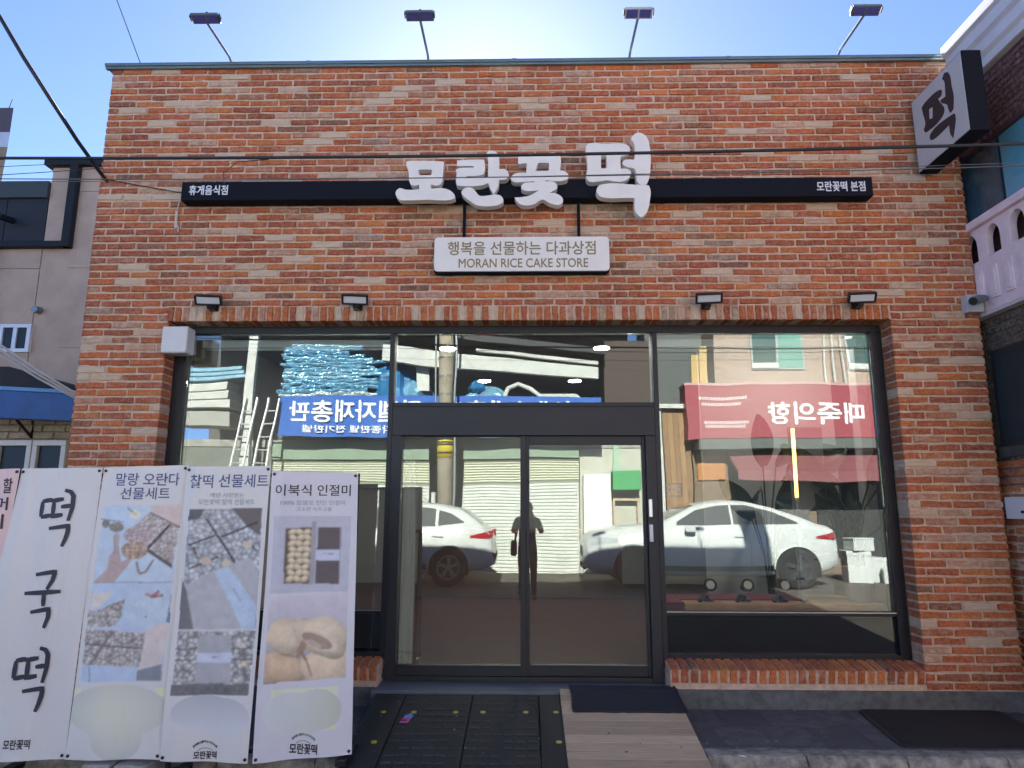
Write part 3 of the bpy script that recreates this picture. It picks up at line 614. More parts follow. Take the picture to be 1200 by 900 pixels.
def rugf(off):
    def f(u, v):
        y = .02 - .47 * v; z = (.252 + .0085) if y > -.10 else wz(y) + .004 + (.0045 if y > -.13 else 0)
        return (.318 + (.762 - .0 * v) * u + .008 * math.sin(v * 9) * (u - .5), y, z + off + .0015 * math.sin(u * 14 + v * 5))
    return f
mb = MB(); mb.grid(rugf(.007), 20, 22, flip=True); mb.grid(rugf(.0), 20, 22); 
mb.build('rug_pile', M_RUG, rg)
mb = MB(); f = rugf(.009)
mb.tube([f(i / 20, 1) for i in range(21)], .006, 6); mb.tube([f(0, i / 20) for i in range(21)], .006, 6); mb.tube([f(1, i / 20) for i in range(21)], .006, 6); mb.build('rug_border', M_RUB, rg)
M_MAT = mat('door_mat_brown', (.020, .018, .017), .95, noise=.35, nscale=18, bump=.8, bscale=240)
dm = thing('floor_mat', (2.85, -.42, .118), 'large dark floor mat with rounded corners on the slate pavement by the brick pier', 'mat')
def skewpoly(P): return [(x + .13 * (y + .45) - .0, y) for x, y in P]
base = [(x, y) for x, y in rrect(2.34, 3.36, -.835, -.022, .07)]
MB().prism(skewpoly(base), .1185, .128, 'z').build('mat_border', M_RUB, dm, fix=True)
MB().prism(skewpoly(rrect(2.375, 3.325, -.80, -.05, .05)), .127, .1315, 'z').build('mat_pile', M_MAT, dm, fix=True)
gr = MB(); r = random.Random(77)                                      # grit and crumbs lying on the pavement, mats and ramps
for k in range(420):
    x = r.uniform(-1.3, 3.9); y = r.choice([r.uniform(-.84, -.02), r.uniform(-.98, -.7), r.uniform(-.07, -.02)]); z = .119
    if -1.1 < x < .235: z = rz(y) + .001 if r.random() < .2 else 9
    elif .235 <= x < 1.08: z = wz(y) + .003 if y < -.50 and r.random() < .25 else 9
    elif 2.2 < x < 3.45: z = 9
    if z > 1: continue
    s = r.choice([.002, .003, .003, .004, .006]); a = r.uniform(0, 3.1)
    gr.obox((x, y, z + s * .4), Vector((math.cos(a), math.sin(a), 0)) * s * r.uniform(.7, 1.6), Vector((-math.sin(a), math.cos(a), 0)) * s, (0, 0, s * .5))
tag(gr.build('grit', mat('grit_pale', (.19, .175, .15), .9, noise=.5, nscale=30), loc=(1, -.5, .119)), kind='stuff')
lt = MB(); lt.prism([(1.262, -.955), (1.285, -.962), (1.30, -.985), (1.27, -.978)], .112, .116, 'z')
tag(lt.build('paper_scrap', mat('paper', (.75, .75, .76), .7), loc=(1.28, -.96, .11), fix=True), 'tiny white paper scrap on the kerb right of the wooden ramp', 'litter')

# ================================================================ BANNERS
def lin(c): return tuple(((v / 255 + .055) / 1.055) ** 2.4 if v > 10 else v / 3294 for v in c)
KB = .72 / lin((176, 178, 192))[1]
def C(r, g, b):
    l = lin((r, g, b)); a = np.array([l[0] * KB * 1.02, l[1] * KB, l[2] * KB * .93]); g_ = a @ (.25, .6, .15); a = g_ + (a - g_) * .62; return a * min(1, .84 / a.max())
BAN = {'B0': ([(-60, 551), (24, 549), (-50, 893), (-140, 893)], [(-3.488, -1.292, 1.774), (-3.049, -1.292, 1.785), (-3.191, -1.292, .149), (-3.629, -1.292, .144)]),
       'B1': ([(24, 549), (120, 548), (75, 890), (-50, 894)], [(-3.049, -1.3, 1.785), (-2.55, -1.3, 1.791), (-2.587, -1.3, .167), (-3.19, -1.3, .144)]),
       'B2': ([(121, 548), (221, 545), (188, 890), (76, 890)], [(-2.545, -1.3, 1.791), (-2.027, -1.3, 1.807), (-2.042, -1.3, .172), (-2.582, -1.3, .167)]),
       'B3': ([(221, 547), (318, 546), (291, 894), (189, 891)], [(-2.026, -1.305, 1.796), (-1.526, -1.305, 1.802), (-1.547, -1.305, .16), (-2.037, -1.305, .168)]),
       'B4': ([(320, 552), (420, 554), (412, 884), (296, 895)], [(-1.514, -1.3, 1.772), (-1.042, -1.13, 1.771), (-1.012, -1.13, .153), (-1.523, -1.3, .155)])}
def bil(Q, u, v): return (1 - u) * (1 - v) * np.array(Q[0]) + u * (1 - v) * np.array(Q[1]) + u * v * np.array(Q[2]) + (1 - u) * v * np.array(Q[3])
def uvof(b, px, py):
    u = v = .5
    for _ in range(12):
        e = bil(BAN[b][0], u, v) - np.array((px, py)); h = 1e-4
        J = np.column_stack([(bil(BAN[b][0], u + h, v) - bil(BAN[b][0], u, v)) / h, (bil(BAN[b][0], u, v + h) - bil(BAN[b][0], u, v)) / h]); d = np.linalg.solve(J, e); u -= d[0]; v -= d[1]
    return u, v
PH = {'B0': 0, 'B1': 1.1, 'B2': 2.3, 'B3': 3.9, 'B4': 5.}
def bpos(b, u, v, off=0.):                                          # a point on the hanging cloth, with its slack folds
    p = bil(BAN[b][1], u, v); ph = PH[b]
    w = .006 * math.sin(5.2 * u + ph + 1.2 * v) + .007 * math.sin(2.6 * v * math.pi + ph) * (1 - .5 * u) + .005 * math.sin(9 * u - 7 * v + ph) * (.3 + v)
    w += -.012 * math.exp(-((u - .12 - .05 * v) / .07) ** 2) * (1 - .6 * v) if b in ('B1', 'B3', 'B4') else -.01 * math.exp(-((u - .93 + .3 * v) / .09) ** 2) * max(0, 1 - v * 2)
    return (p[0], p[1] + w - off, p[2])
def vnoise(x, y, seed, s):
    rs = np.random.RandomState(seed); n = 256; T = rs.rand(n, n); xi = np.floor(x / s).astype(int); yi = np.floor(y / s).astype(int); fx = x / s - xi; fy = y / s - yi
    g = lambda a, b: T[a % n, b % n]
    return (g(xi, yi) * (1 - fx) + g(xi + 1, yi) * fx) * (1 - fy) + (g(xi, yi + 1) * (1 - fx) + g(xi + 1, yi + 1) * fx) * fy
class Paint:
    def __init__(s, b, nu, nv, base):
        s.nu, s.nv = nu, nv; uu, vv = np.meshgrid(np.linspace(0, 1, nu + 1), np.linspace(0, 1, nv + 1)); Q = [np.array(q, float) for q in BAN[b][0]]
        s.x = (1 - uu) * (1 - vv) * Q[0][0] + uu * (1 - vv) * Q[1][0] + uu * vv * Q[2][0] + (1 - uu) * vv * Q[3][0]
        s.y = (1 - uu) * (1 - vv) * Q[0][1] + uu * (1 - vv) * Q[1][1] + uu * vv * Q[2][1] + (1 - uu) * vv * Q[3][1]
        s.a = np.ones((nv + 1, nu + 1, 3)) * C(*base)
    def inside(s, P):
        m = np.zeros(s.x.shape, bool); n = len(P)
        for i in range(n):
            (x1, y1), (x2, y2) = P[i], P[(i + 1) % n]
            if y1 == y2: continue
            c = ((y1 > s.y) != (y2 > s.y)) & (s.x < (x2 - x1) * (s.y - y1) / (y2 - y1) + x1); m ^= c
        return m
    def put(s, m, c, c2=None, sc=2.2, seed=1, p=1.):
        if c2 is None: s.a[m] = C(*c)
        else:
            n = np.clip((vnoise(s.x, s.y, seed, sc) * .65 + vnoise(s.x, s.y, seed + 9, sc * .5) * .35 - .5) * 1.15 * p + .5, 0, 1)[..., None]; s.a = np.where(m[..., None], C(*c) * (1 - n) + C(*c2) * n, s.a)
    def cells(s, m, sp, lo, hi, gap, seed=1, shine=None):             # printed heap of small wrapped pieces
        r = np.random.RandomState(seed); xs, ys = s.x[m], s.y[m]; X0, Y0 = xs.min() - sp, ys.min() - sp; nx, ny = int((xs.max() - X0) / sp) + 2, int((ys.max() - Y0) / sp) + 2
        P = np.array([(X0 + (i + .5 + r.uniform(-.42, .42)) * sp, Y0 + (j + .5 + r.uniform(-.42, .42)) * sp) for j in range(ny) for i in range(nx)]); tone = r.rand(len(P)); an = r.rand(len(P)) * 6.28
        D = np.abs(xs[:, None] - P[None, :, 0]) ** 2 * 1.0 + np.abs(ys[:, None] - P[None, :, 1]) ** 2 * 1.25; i1 = D.argmin(1); d1 = np.sqrt(D[np.arange(len(xs)), i1]); D[np.arange(len(xs)), i1] = 1e9; d2 = np.sqrt(D.min(1))
        e = np.clip(.25 + (d2 - d1) / (.4 * sp), 0, 1)[:, None]; side = ((xs - P[i1, 0]) * np.cos(an[i1]) + (ys - P[i1, 1]) * np.sin(an[i1])) / sp; tt = np.clip(tone[i1] * .7 + side * .9 + .15, 0, 1)[:, None]
        c = C(*lo) * (1 - tt) + C(*hi) * tt; s.a[m] = C(*gap) * (1 - e) + c * e
    def soften(s, m, k=1, grain=.06, seed=3):                        # photographic softness and grain inside a printed photo
        for _ in range(k):
            b = s.a.copy(); b[1:-1, 1:-1] = (4 * s.a[1:-1, 1:-1] + 2 * (s.a[:-2, 1:-1] + s.a[2:, 1:-1] + s.a[1:-1, :-2] + s.a[1:-1, 2:]) + s.a[:-2, :-2] + s.a[2:, 2:] + s.a[:-2, 2:] + s.a[2:, :-2]) / 16; s.a = np.where(m[..., None], b, s.a)
        g = 1 + grain * (vnoise(s.x, s.y, seed, 7.) - .5) * 2 + grain * (vnoise(s.x, s.y, seed + 1, 1.6) - .5) * 1.4; s.a = np.where(m[..., None], s.a * g[..., None], s.a)
    def poly(s, P, c, *k, **q): s.put(s.inside(P), c, *k, **q)
    def ell(s, cx, cy, rx, ry, c, *k, rot=0., **q):
        dx, dy = s.x - cx, s.y - cy; co, si = math.cos(rot), math.sin(rot); s.put((((dx * co + dy * si) / rx) ** 2 + ((dy * co - dx * si) / ry) ** 2) < 1, c, *k, **q)
    def line(s, x1, y1, x2, y2, w, c):
        d = math.hypot(x2 - x1, y2 - y1); nx, ny = -(y2 - y1) / d * w / 2, (x2 - x1) / d * w / 2; s.poly([(x1 + nx, y1 + ny), (x2 + nx, y2 + ny), (x2 - nx, y2 - ny), (x1 - nx, y1 - ny)], c)
    def ball(s, cx, cy, rx, ry, c, k=.75, rot=0.):                   # a printed food photo: soft round with the print's own tone
        dx, dy = s.x - cx, s.y - cy; co, si = math.cos(rot), math.sin(rot); e = ((dx * co + dy * si) / rx) ** 2 + ((dy * co - dx * si) / ry) ** 2
        t = np.clip(1 - .4 * e - .35 * (dy / ry), k * .8, 1.08)[..., None]; s.a = np.where((e < 1)[..., None], C(*c) * t * (.95 + .1 * vnoise(s.x, s.y, 5, 1.5)[..., None]), s.a)
WHT = (182, 180, 184)
def paint_b2():
    p = Paint('B2', 104, 330, WHT)
    p.poly([(122, 595), (213, 594), (201, 688), (109, 688)], (165, 186, 212))
    p.cells(p.inside([(176, 604), (210, 621), (201, 668), (172, 646), (145, 632)]), 4.2, (140, 122, 120), (204, 194, 196), (110, 94, 92), 2)
    p.poly([(178, 595), (213, 594), (210, 622), (177, 603)], (188, 164, 160)); p.line(199, 619, 173, 648, 3, (70, 60, 58)); p.line(176, 604, 210, 622, 1.5, (80, 66, 62))
    p.poly([(172, 646), (201, 668), (200, 672), (170, 650)], (86, 74, 74))
    p.ell(124, 618, 5, 5, (140, 132, 118), (90, 84, 74), 1.5); p.ell(137, 622, 9, 6, (150, 140, 120), (96, 88, 76), 1.5); p.line(118, 612, 146, 616, 1.2, (100, 95, 84))
    for a in range(5): p.ell(159 + 4 * math.cos(a * 1.26), 606 + 4 * math.sin(a * 1.26), 3, 3, (214, 218, 206))
    p.ell(159, 606, 2, 2, (190, 176, 90)); p.line(150, 598, 157, 604, 1.5, (90, 110, 80))
    p.poly([(109, 688), (134, 688), (150, 669), (160, 655), (143, 664), (140, 645), (141, 632), (137, 627), (133, 633), (134, 650), (128, 657), (126, 672)], (166, 138, 136))
    p.line(135, 634, 135, 655, 1, (140, 108, 106)); p.line(130, 662, 140, 668, 1, (146, 114, 110))
    p.cells((((p.x - 163) / 17) ** 2 + ((p.y - 632) / 11) ** 2) < 1, 3.8, (150, 128, 132), (192, 172, 176), (116, 96, 98), 3); p.cells((((p.x - 158) / 15) ** 2 + ((p.y - 650) / 11) ** 2) < 1, 4., (146, 112, 88), (196, 162, 132), (92, 68, 54), 4)
    p.line(161, 664, 163, 677, 2.5, (120, 92, 92)); p.line(163, 678, 171, 676, 2.5, (132, 100, 100)); p.line(171, 676, 180, 661, 2, (120, 92, 92))
    p.line(109, 688.5, 201, 688.5, 1.3, (120, 128, 150))
    p.poly([(108, 689), (200.5, 689), (188, 803), (93, 804)], (160, 182, 214))
    p.poly([(107, 702), (133, 700), (118, 716), (106, 722)], (192, 182, 176)); p.cells(p.inside([(120, 718), (147, 708), (146, 722), (112, 722)]), 4, (112, 100, 98), (196, 188, 188), (80, 70, 68), 6)
    p.cells(p.inside([(103, 722), (146, 722), (132, 741), (101, 741)]), 4, (130, 120, 118), (204, 196, 196), (98, 88, 86), 7)
    p.line(103, 728, 142, 729, 1.5, (120, 112, 108))
    p.poly([(148, 704), (200, 701), (196, 737), (155, 741), (142, 724)], (176, 198, 226)); p.poly([(196, 720), (199, 702), (197, 737), (193, 736)], (90, 112, 150))
    p.line(170, 702, 178, 705, 3, (170, 110, 108)); p.line(178, 705, 186, 699, 4, (160, 100, 100)); p.line(176, 706, 190, 704, 2.5, (140, 84, 84)); p.ell(170, 729, 1, 1, (90, 100, 130))
    p.cells(p.inside([(100, 742), (170, 748), (164, 788), (96, 784)]), 4.6, (128, 116, 116), (206, 198, 200), (96, 84, 84), 8); p.line(99, 761, 166, 766, 2, (96, 88, 84)); p.line(132, 744, 107, 782, 3, (116, 106, 100)); p.line(100, 742, 170, 748, 1.6, (168, 168, 184))
    p.poly([(171, 742), (196, 736), (188, 784), (161, 791)], (188, 172, 172)); p.poly([(160, 791), (188, 784), (188, 803), (158, 803)], (116, 122, 138))
    p.poly([(96, 785), (160, 790), (158, 804), (93, 804)], (152, 172, 206)); p.line(104, 786, 105, 804, 2, (116, 134, 160))
    p.soften(p.inside([(122, 595), (213, 594), (188, 804), (92, 805)]), 1, .07)
    m = ((((p.x - 137) / 60) ** 2 + ((p.y - 836) / 29) ** 2) < 1) | ((((p.x - 136) / 29) ** 2 + ((p.y - 866) / 26) ** 2) < 1)
    p.poly([(80, 811), (96, 810), (86, 835), (78, 835)], (196, 200, 160)); p.poly([(180, 811), (193, 811), (192, 820), (184, 820)], (196, 200, 160))
    t = np.clip(((p.x - 137) / 60) ** 2 * .6 + ((p.y - 842) / 44) ** 2 * .7, 0, 1)[..., None]; p.a = np.where(m[..., None], C(184, 186, 168) * (1 - t) + C(158, 162, 166) * t, p.a)
    return p
def paint_b3():
    p = Paint('B3', 104, 330, WHT); q = [(224, 600), (308, 598), (299, 744), (209, 744)]
    p.cells(p.inside(q), 6.2, (124, 128, 138), (196, 200, 212), (92, 96, 106), 11); p.poly([(271, 599), (308, 598), (305, 632), (290, 622)], (96, 86, 88)); p.poly([(224, 600), (241, 600), (236, 611), (222, 614)], (84, 86, 92))
    p.line(243, 612, 275, 666, 2.4, (50, 52, 60)); p.line(222, 644, 253, 632, 2.2, (56, 58, 66)); p.line(259, 634, 302, 616, 2.2, (56, 58, 66)); p.line(228, 646, 232, 660, 2, (60, 62, 68)); p.line(285, 636, 300, 650, 2, (60, 62, 70)); p.line(222, 672, 256, 658, 2, (62, 64, 70))
    for x, y, c in ((242, 663, (206, 164, 130)), (265, 667, (206, 190, 130)), (289, 643, (206, 190, 140))): p.ell(x, y, 6, 5, c, (160, 150, 140), 2.)
    p.poly([(216, 693), (252, 673), (292, 659), (303, 674), (299, 744), (226, 744)], (156, 157, 168)); p.poly([(251, 676), (267, 670), (299, 716), (298, 744), (283, 744)], (164, 190, 226)); p.poly([(213, 684), (219, 699), (226, 744), (209, 744)], (104, 102, 106))
    p.line(272, 696, 281, 711, 1.6, (126, 140, 170)); p.line(219, 699, 226, 744, 1, (120, 120, 128))
    p.line(209, 744.5, 299, 744.5, 1.6, (176, 178, 190))
    p.cells(p.inside([(209, 746), (299, 746), (291, 819), (202, 819)]), 6.5, (116, 114, 118), (190, 188, 192), (86, 84, 88), 12); p.poly([(202, 806), (292, 806), (291, 819), (201, 819)], (84, 84, 90), (112, 112, 116), 3.)
    for y in (766, 779): p.line(206, y, 230, y, 1.2, (70, 70, 74)); p.line(272, y, 296, y, 1.2, (70, 70, 74))
    p.ell(282, 762, 5, 3, (196, 184, 150), (150, 150, 150), 2.); p.ell(286, 784, 3, 3, (200, 180, 110))
    p.poly([(233, 751), (271, 750), (270, 804), (227, 806)], (150, 150, 160)); p.poly([(231, 771), (271, 771), (270, 782), (230, 782)], (190, 198, 228)); p.line(247, 776, 257, 775, 1.4, (120, 124, 150))
    p.soften(p.inside([(224, 600), (308, 598), (291, 819), (202, 819)]), 1, .08, 9)
    m = ((((p.x - 240) / 38) ** 2 + ((p.y - 838) / 19.5) ** 2) < 1) | ((((p.x - 262) / 30) ** 2 + ((p.y - 844) / 22) ** 2) < 1); t = np.clip((858 - p.y) / 40, 0, 1)[..., None]
    p.a = np.where(m[..., None], C(176, 180, 194) * (1 - t) + C(156, 160, 170) * t, p.a); return p
def paint_b4():
    p = Paint('B4', 104, 330, (178, 178, 194))
    p.poly([(321, 608), (411, 608), (408, 699), (315, 702)], (160, 162, 184)); p.poly([(334, 623), (364, 622), (361, 690), (331, 690)], (92, 80, 72)); p.poly([(364, 615), (370, 615), (366, 690), (360, 692)], (140, 138, 152))
    for j in range(9):
        for i in range(3): p.ball(341.5 + i * 8.2 - j * .45 + (j % 2) * 1.5, 628 + j * 7.1, 5.2, 3.8, (206, 184, 138), .6, rot=.5 if (i + j) % 2 else -.5)
    p.poly([(371, 622), (399, 622), (396, 690), (367, 690)], (88, 76, 84)); p.poly([(368, 649), (398.5, 649), (398, 662), (367, 662)], (186, 192, 226)); p.line(376, 654, 390, 654, 1.3, (130, 134, 160)); p.line(399, 622, 396, 690, 1.5, (130, 128, 146))
    m = p.inside([(315, 705), (407.5, 701.5), (405, 798), (308.5, 806.5)]); t = np.clip((p.y - 703) / 90, 0, 1)[..., None]; p.a = np.where(m[..., None], C(178, 172, 190) * (1 - t) + C(150, 142, 150) * t, p.a)
    p0 = p.a.copy()
    def cake(cx, cy, rx, ry, c, rot, seed):                           # a flour dusted folded rice cake: lumpy outline, broad soft tone
        dx, dy = p.x - cx, p.y - cy; co, si = math.cos(rot), math.sin(rot); u, v = (dx * co + dy * si) / rx, (dy * co - dx * si) / ry; th = np.arctan2(v, u)
        rr = np.sqrt(u * u + v * v) / (1 + .07 * np.sin(3 * th + seed) + .05 * np.sin(5 * th + 2 * seed)); ins = rr < 1
        t = np.clip(1.06 - .34 * rr ** 2.2 - .22 * v + .16 * (vnoise(p.x, p.y, seed, 6.) - .5) + .12 * (vnoise(p.x, p.y, seed + 5, 2.) - .5) - .12 * u, .45, 1.12)[..., None]
        p.a = np.where(ins[..., None], C(*c) * t, p.a)
    cake(319, 790, 22, 19, (188, 158, 122), .2, 1); cake(338, 751, 27, 21, (206, 182, 146), -.35, 2); cake(334, 790, 27, 17, (192, 158, 116), .1, 3); cake(388, 784, 36, 26, (198, 172, 138), -.3, 4); cake(377, 752, 34, 23, (208, 186, 152), .25, 5)
    p.ell(353, 764, 4, 15, (150, 116, 84), rot=.45); p.ell(372, 757, 23, 9.5, (200, 176, 142), rot=.38); p.ell(370, 757, 19, 7.5, (160, 132, 112), (142, 114, 94), 3, rot=.38); p.ell(366, 760, 10, 3.5, (176, 150, 130), rot=.38); p.line(328, 772, 351, 776, 2, (150, 118, 84)); p.line(357, 777, 364, 797, 2.2, (150, 120, 92)); p.line(352, 770, 357, 778, 3, (128, 98, 72))
    out = p.inside([(315, 705), (407.5, 701.5), (405, 798), (308.5, 806.5)]); p.a = np.where(out[..., None], p.a, p0)
    p.soften(p.inside([(321, 608), (411, 608), (405, 799), (308, 806)]), 1, .05, 14)
    p.poly([(317, 813), (396, 808), (394, 830), (316, 836)], (196, 204, 170)); p.poly([(380, 840), (394, 838), (392, 856), (376, 858)], (196, 206, 150))
    m = ((((p.x - 343) / 36) ** 2 + ((p.y - 841) / 25) ** 2) < 1) | ((((p.x - 372) / 28) ** 2 + ((p.y - 834) / 23) ** 2) < 1); t = np.clip((p.x - 320) / 80, 0, 1)[..., None] ** 1.5
    p.a = np.where(m[..., None], C(178, 184, 190) * (1 - t) + C(164, 172, 150) * t, p.a); return p
M_INKB = mat('print_black', (.03, .03, .045), .55); M_INKN = mat('print_navy', (.10, .125, .27), .55); M_INKG = mat('print_grey', (.33, .34, .42), .55); M_EYE = mat('eyelet_dark', (.02, .02, .025), .5)
def banner(b, label, paint=None, base=WHT):
    P = BAN[b][1]; root = thing('banner', tuple(bil(P, .5, 1)), label, 'banner', 'hanging vinyl banners in front of the shop')
    if paint is None: paint = Paint(b, 24, 80, base)
    mb = MB(); mb.col = (1, 1, 1, 1); nu, nv = paint.nu, paint.nv
    mb.grid(lambda u, v: bpos(b, u, v), nu, nv, flip=True); mb.c = [(*q, 1) for q in paint.a.reshape(-1, 3)]
    o = mb.build('cloth', M_PRINT, root, smooth=True)
    back = MB().grid(lambda u, v: bpos(b, u, v, -.0012), 16, 40).build('cloth_back', mat('vinyl_back', (.55, .55, .57), .6), root, smooth=True)
    for u, v in ((.03, .012), (.97, .012), (.03, .988), (.97, .988)):
        c = Vector(bpos(b, u, v, .002)); m = MB(); m.tube([c + Vector((0, .004, 0)), c - Vector((0, .003, 0))], .009, 10); m.tube([c, c + Vector((.012 if u < .5 else -.012, .02, .006 if v < .5 else -.006))], .004, 6); m.build('eyelet', M_EYE, root)
    return root
def wuv(b, x, z):                                                   # where a point of the hanging cloth lies on it
    u = v = .5; Q = [(q[0], q[2]) for q in BAN[b][1]]
    for _ in range(6):
        e = bil(Q, u, v) - np.array((x, z)); h = 1e-4; J = np.column_stack([(bil(Q, u + h, v) - bil(Q, u, v)) / h, (bil(Q, u, v + h) - bil(Q, u, v)) / h]); d = np.linalg.solve(J, e); u -= d[0]; v -= d[1]
    return u, v
def drape(b, o, off):                                               # lets flat print follow the folds of the cloth
    base = wloc(o.parent); ys_ = [q.co.y for q in o.data.vertices]; y0 = sum(ys_) / len(ys_); cache = {}
    for q in o.data.vertices:
        k = (round(q.co.x, 3), round(q.co.z, 3))
        if k not in cache: cache[k] = bpos(b, *wuv(b, q.co.x + base.x, q.co.z + base.z), off)[1] - base.y
        q.co.y = cache[k] + (min(.001, max(-.001, q.co.y - y0)) if b != 'B4' else (.0004 if False else 0) - .0)
    o.data.update()
def btext(b, root, body, x0, x1, y0, y1, m, bold=0., off=.0022):
    a = [np.array(bpos(b, *uvof(b, *q), off)) for q in ((x0, (y0 + y1) / 2), (x1, (y0 + y1) / 2), ((x0 + x1) / 2, y0), ((x0 + x1) / 2, y1))]
    o = lettering(body, tuple((a[0] + a[1]) / 2), np.linalg.norm(a[1] - a[0]), np.linalg.norm(a[3] - a[2]), Vector(a[1] - a[0]), (0, 0, 1), m, root, .0008, bold); 
    drape(b, o, off); return o
def blogo(b, root, x0, x1, y0, y1, arc=True):
    btext(b, root, '모란꽃떡', x0, x1, y0, y1, M_INKB, .03)
    if arc:
        cx = (x0 + x1) / 2; s = '행복을선물하는다과상점'
        for i, ch in enumerate(s):
            a = (i / (len(s) - 1) - .5) * 1.5; x = cx + 19 * math.sin(a); y = y0 + 10 - 19 * math.cos(a) - 1.5; btext(b, root, ch, x - 1.3, x + 1.3, y - 1.5, y + 1.5, M_INKB, .02)
        mb = MB(); pts = [Vector(bpos(b, *uvof(b, cx + 14 * math.sin(a), y0 + 10.5 - 14 * math.cos(a)), .003)) for a in [(-.7 + 1.4 * k / 10) for k in range(11)]]; mb.tube(pts, .0011, 4); mb.build('logo_arc', M_INKB, root)
b0 = banner('B0', 'pink vinyl banner with black brush writing at the far left of the row', None, (196, 158, 160))
for ch, x0, x1, y0, y1 in (('할', 3, 15, 561, 580), ('머', -7, 9, 585, 601), ('니', -15, 3, 606, 624)): btext('B0', b0, ch, x0, x1, y0, y1, M_INKB, .015)
b1 = banner('B1', 'white vinyl banner with three large black brush syllables 떡국떡', None, (181, 178, 181))
STROKES= [[(-2.891,1.59),(-2.828,1.6)],[(-2.889,1.589),(-2.89,1.499)],[(-2.889,1.497),(-2.822,1.509)],[(-2.837,1.592),(-2.758,1.604)],[(-2.816,1.59),(-2.814,1.506)],[(-2.826,1.5),(-2.753,1.512)],[(-2.769,1.558),(-2.702,1.566)],[(-2.757,1.656),(-2.72,1.646),(-2.703,1.623),(-2.701,1.558),(-2.717,1.476)],[(-2.825,1.432),(-2.767,1.44),(-2.709,1.448),(-2.71,1.409),(-2.719,1.369),(-2.734,1.328)],[(-2.868,1.167),(-2.806,1.177),(-2.75,1.185),(-2.762,1.135),(-2.79,1.085)],[(-2.923,1.061),(-2.812,1.067),(-2.706,1.074)],[(-2.804,1.063),(-2.801,0.991)],[(-2.874,0.956),(-2.82,0.966),(-2.764,0.976),(-2.765,0.929),(-2.785,0.87)],[(-2.924,0.69),(-2.864,0.7)],[(-2.922,0.689),(-2.927,0.594)],[(-2.927,0.592),(-2.861,0.605)],[(-2.873,0.692),(-2.796,0.705)],[(-2.853,0.69),(-2.854,0.601)],[(-2.866,0.595),(-2.795,0.608)],[(-2.809,0.656),(-2.744,0.665)],[(-2.793,0.76),(-2.758,0.75),(-2.742,0.725),(-2.743,0.657),(-2.762,0.57)],[(-2.867,0.524),(-2.812,0.533),(-2.755,0.541),(-2.758,0.5),(-2.769,0.458),(-2.784,0.415)]]
for k, s_ in enumerate(STROKES):
    stroke(MB(), s_, .024, lambda p, k=k: bpos('B1', *wuv('B1', p.x, p.y), .003 + .00025 * k)[1], .0012).build('brush_stroke', M_INKB, b1, fix=True)
blogo('B1', b1, 5, 35, 868, 879, False)
b2 = banner('B2', 'white vinyl banner with photos of a hand and boxes of nut sweets', paint_b2())
btext('B2', b2, '말랑 오란다', 136, 211, 555, 571, M_INKN, .012); btext('B2', b2, '선물세트', 142, 199, 573, 588, M_INKN, .012)
b3 = banner('B3', 'white vinyl banner with photos of wrapped rice cakes and grey gift boxes', paint_b3())
btext('B3', b3, '찰떡', 225.5, 251, 557, 574, M_INKN, .012); btext('B3', b3, '선물세트', 257.5, 315, 556.5, 573, M_INKN, .012); btext('B3', b3, '매년 사랑받는', 248, 286, 579.5, 585.5, M_INKG, .004); btext('B3', b3, '모란꽃떡 찰떡 선물세트', 234.5, 298.5, 587.5, 594.5, M_INKG, .004)
blogo('B3', b3, 227, 254, 881, 890)
b4 = banner('B4', 'pale vinyl banner at the right end of the row with yellow rice cake photos', paint_b4())
btext('B4', b4, '이북식 인절미', 324, 411, 569, 583, M_INKB, .008); btext('B4', b4, '100% 찹쌀로 만든 인절미', 329.5, 404, 588.5, 594.5, M_INKG, .002); btext('B4', b4, '고소한 녹두고물', 346, 388, 597, 602, M_INKG, .002)
blogo('B4', b4, 337, 371, 873, 885)
bst = thing('banner_stand', (-2.3, -1.2, .1), 'dark tube frame standing on the pavement behind the row of hanging banners', 'stand')
mb = MB()
for x in (-3.05, -2.03, -1.06): mb.tube([(x, -1.235 if x < -1.2 else -1.07, .05), (x, -1.235 if x < -1.2 else -1.07, 1.77)], .014, 8)
mb.build('upright', M_LBLK, bst)
mb = MB(); mb.tube([(-3.6, -1.24, 1.75), (-1.52, -1.24, 1.75), (-1.05, -1.075, 1.75)], .012, 8); mb.build('rail', M_LBLK, bst); mb = MB(); mb.tube([(-3.6, -1.24, .2), (-1.52, -1.24, .2), (-1.05, -1.075, .2)], .012, 8); mb.build('rail', M_LBLK, bst)
for x in (-3.05, -2.03): bx(x - .03, x + .03, -1.42, -.95, .02, .05).build('foot', M_LBLK, bst)
bx(-1.09, -1.03, -1.2, -.9, .108, .14).build('foot', M_LBLK, bst)
bx(-2.47, -2.31, -1.33, -1.05, .0, .15).build('weight_block', M_CONC, bst, bevel=.01); bx(-2.29, -2.10, -1.33, -1.05, .0, .148).build('weight_block', M_CONC, bst, bevel=.01)

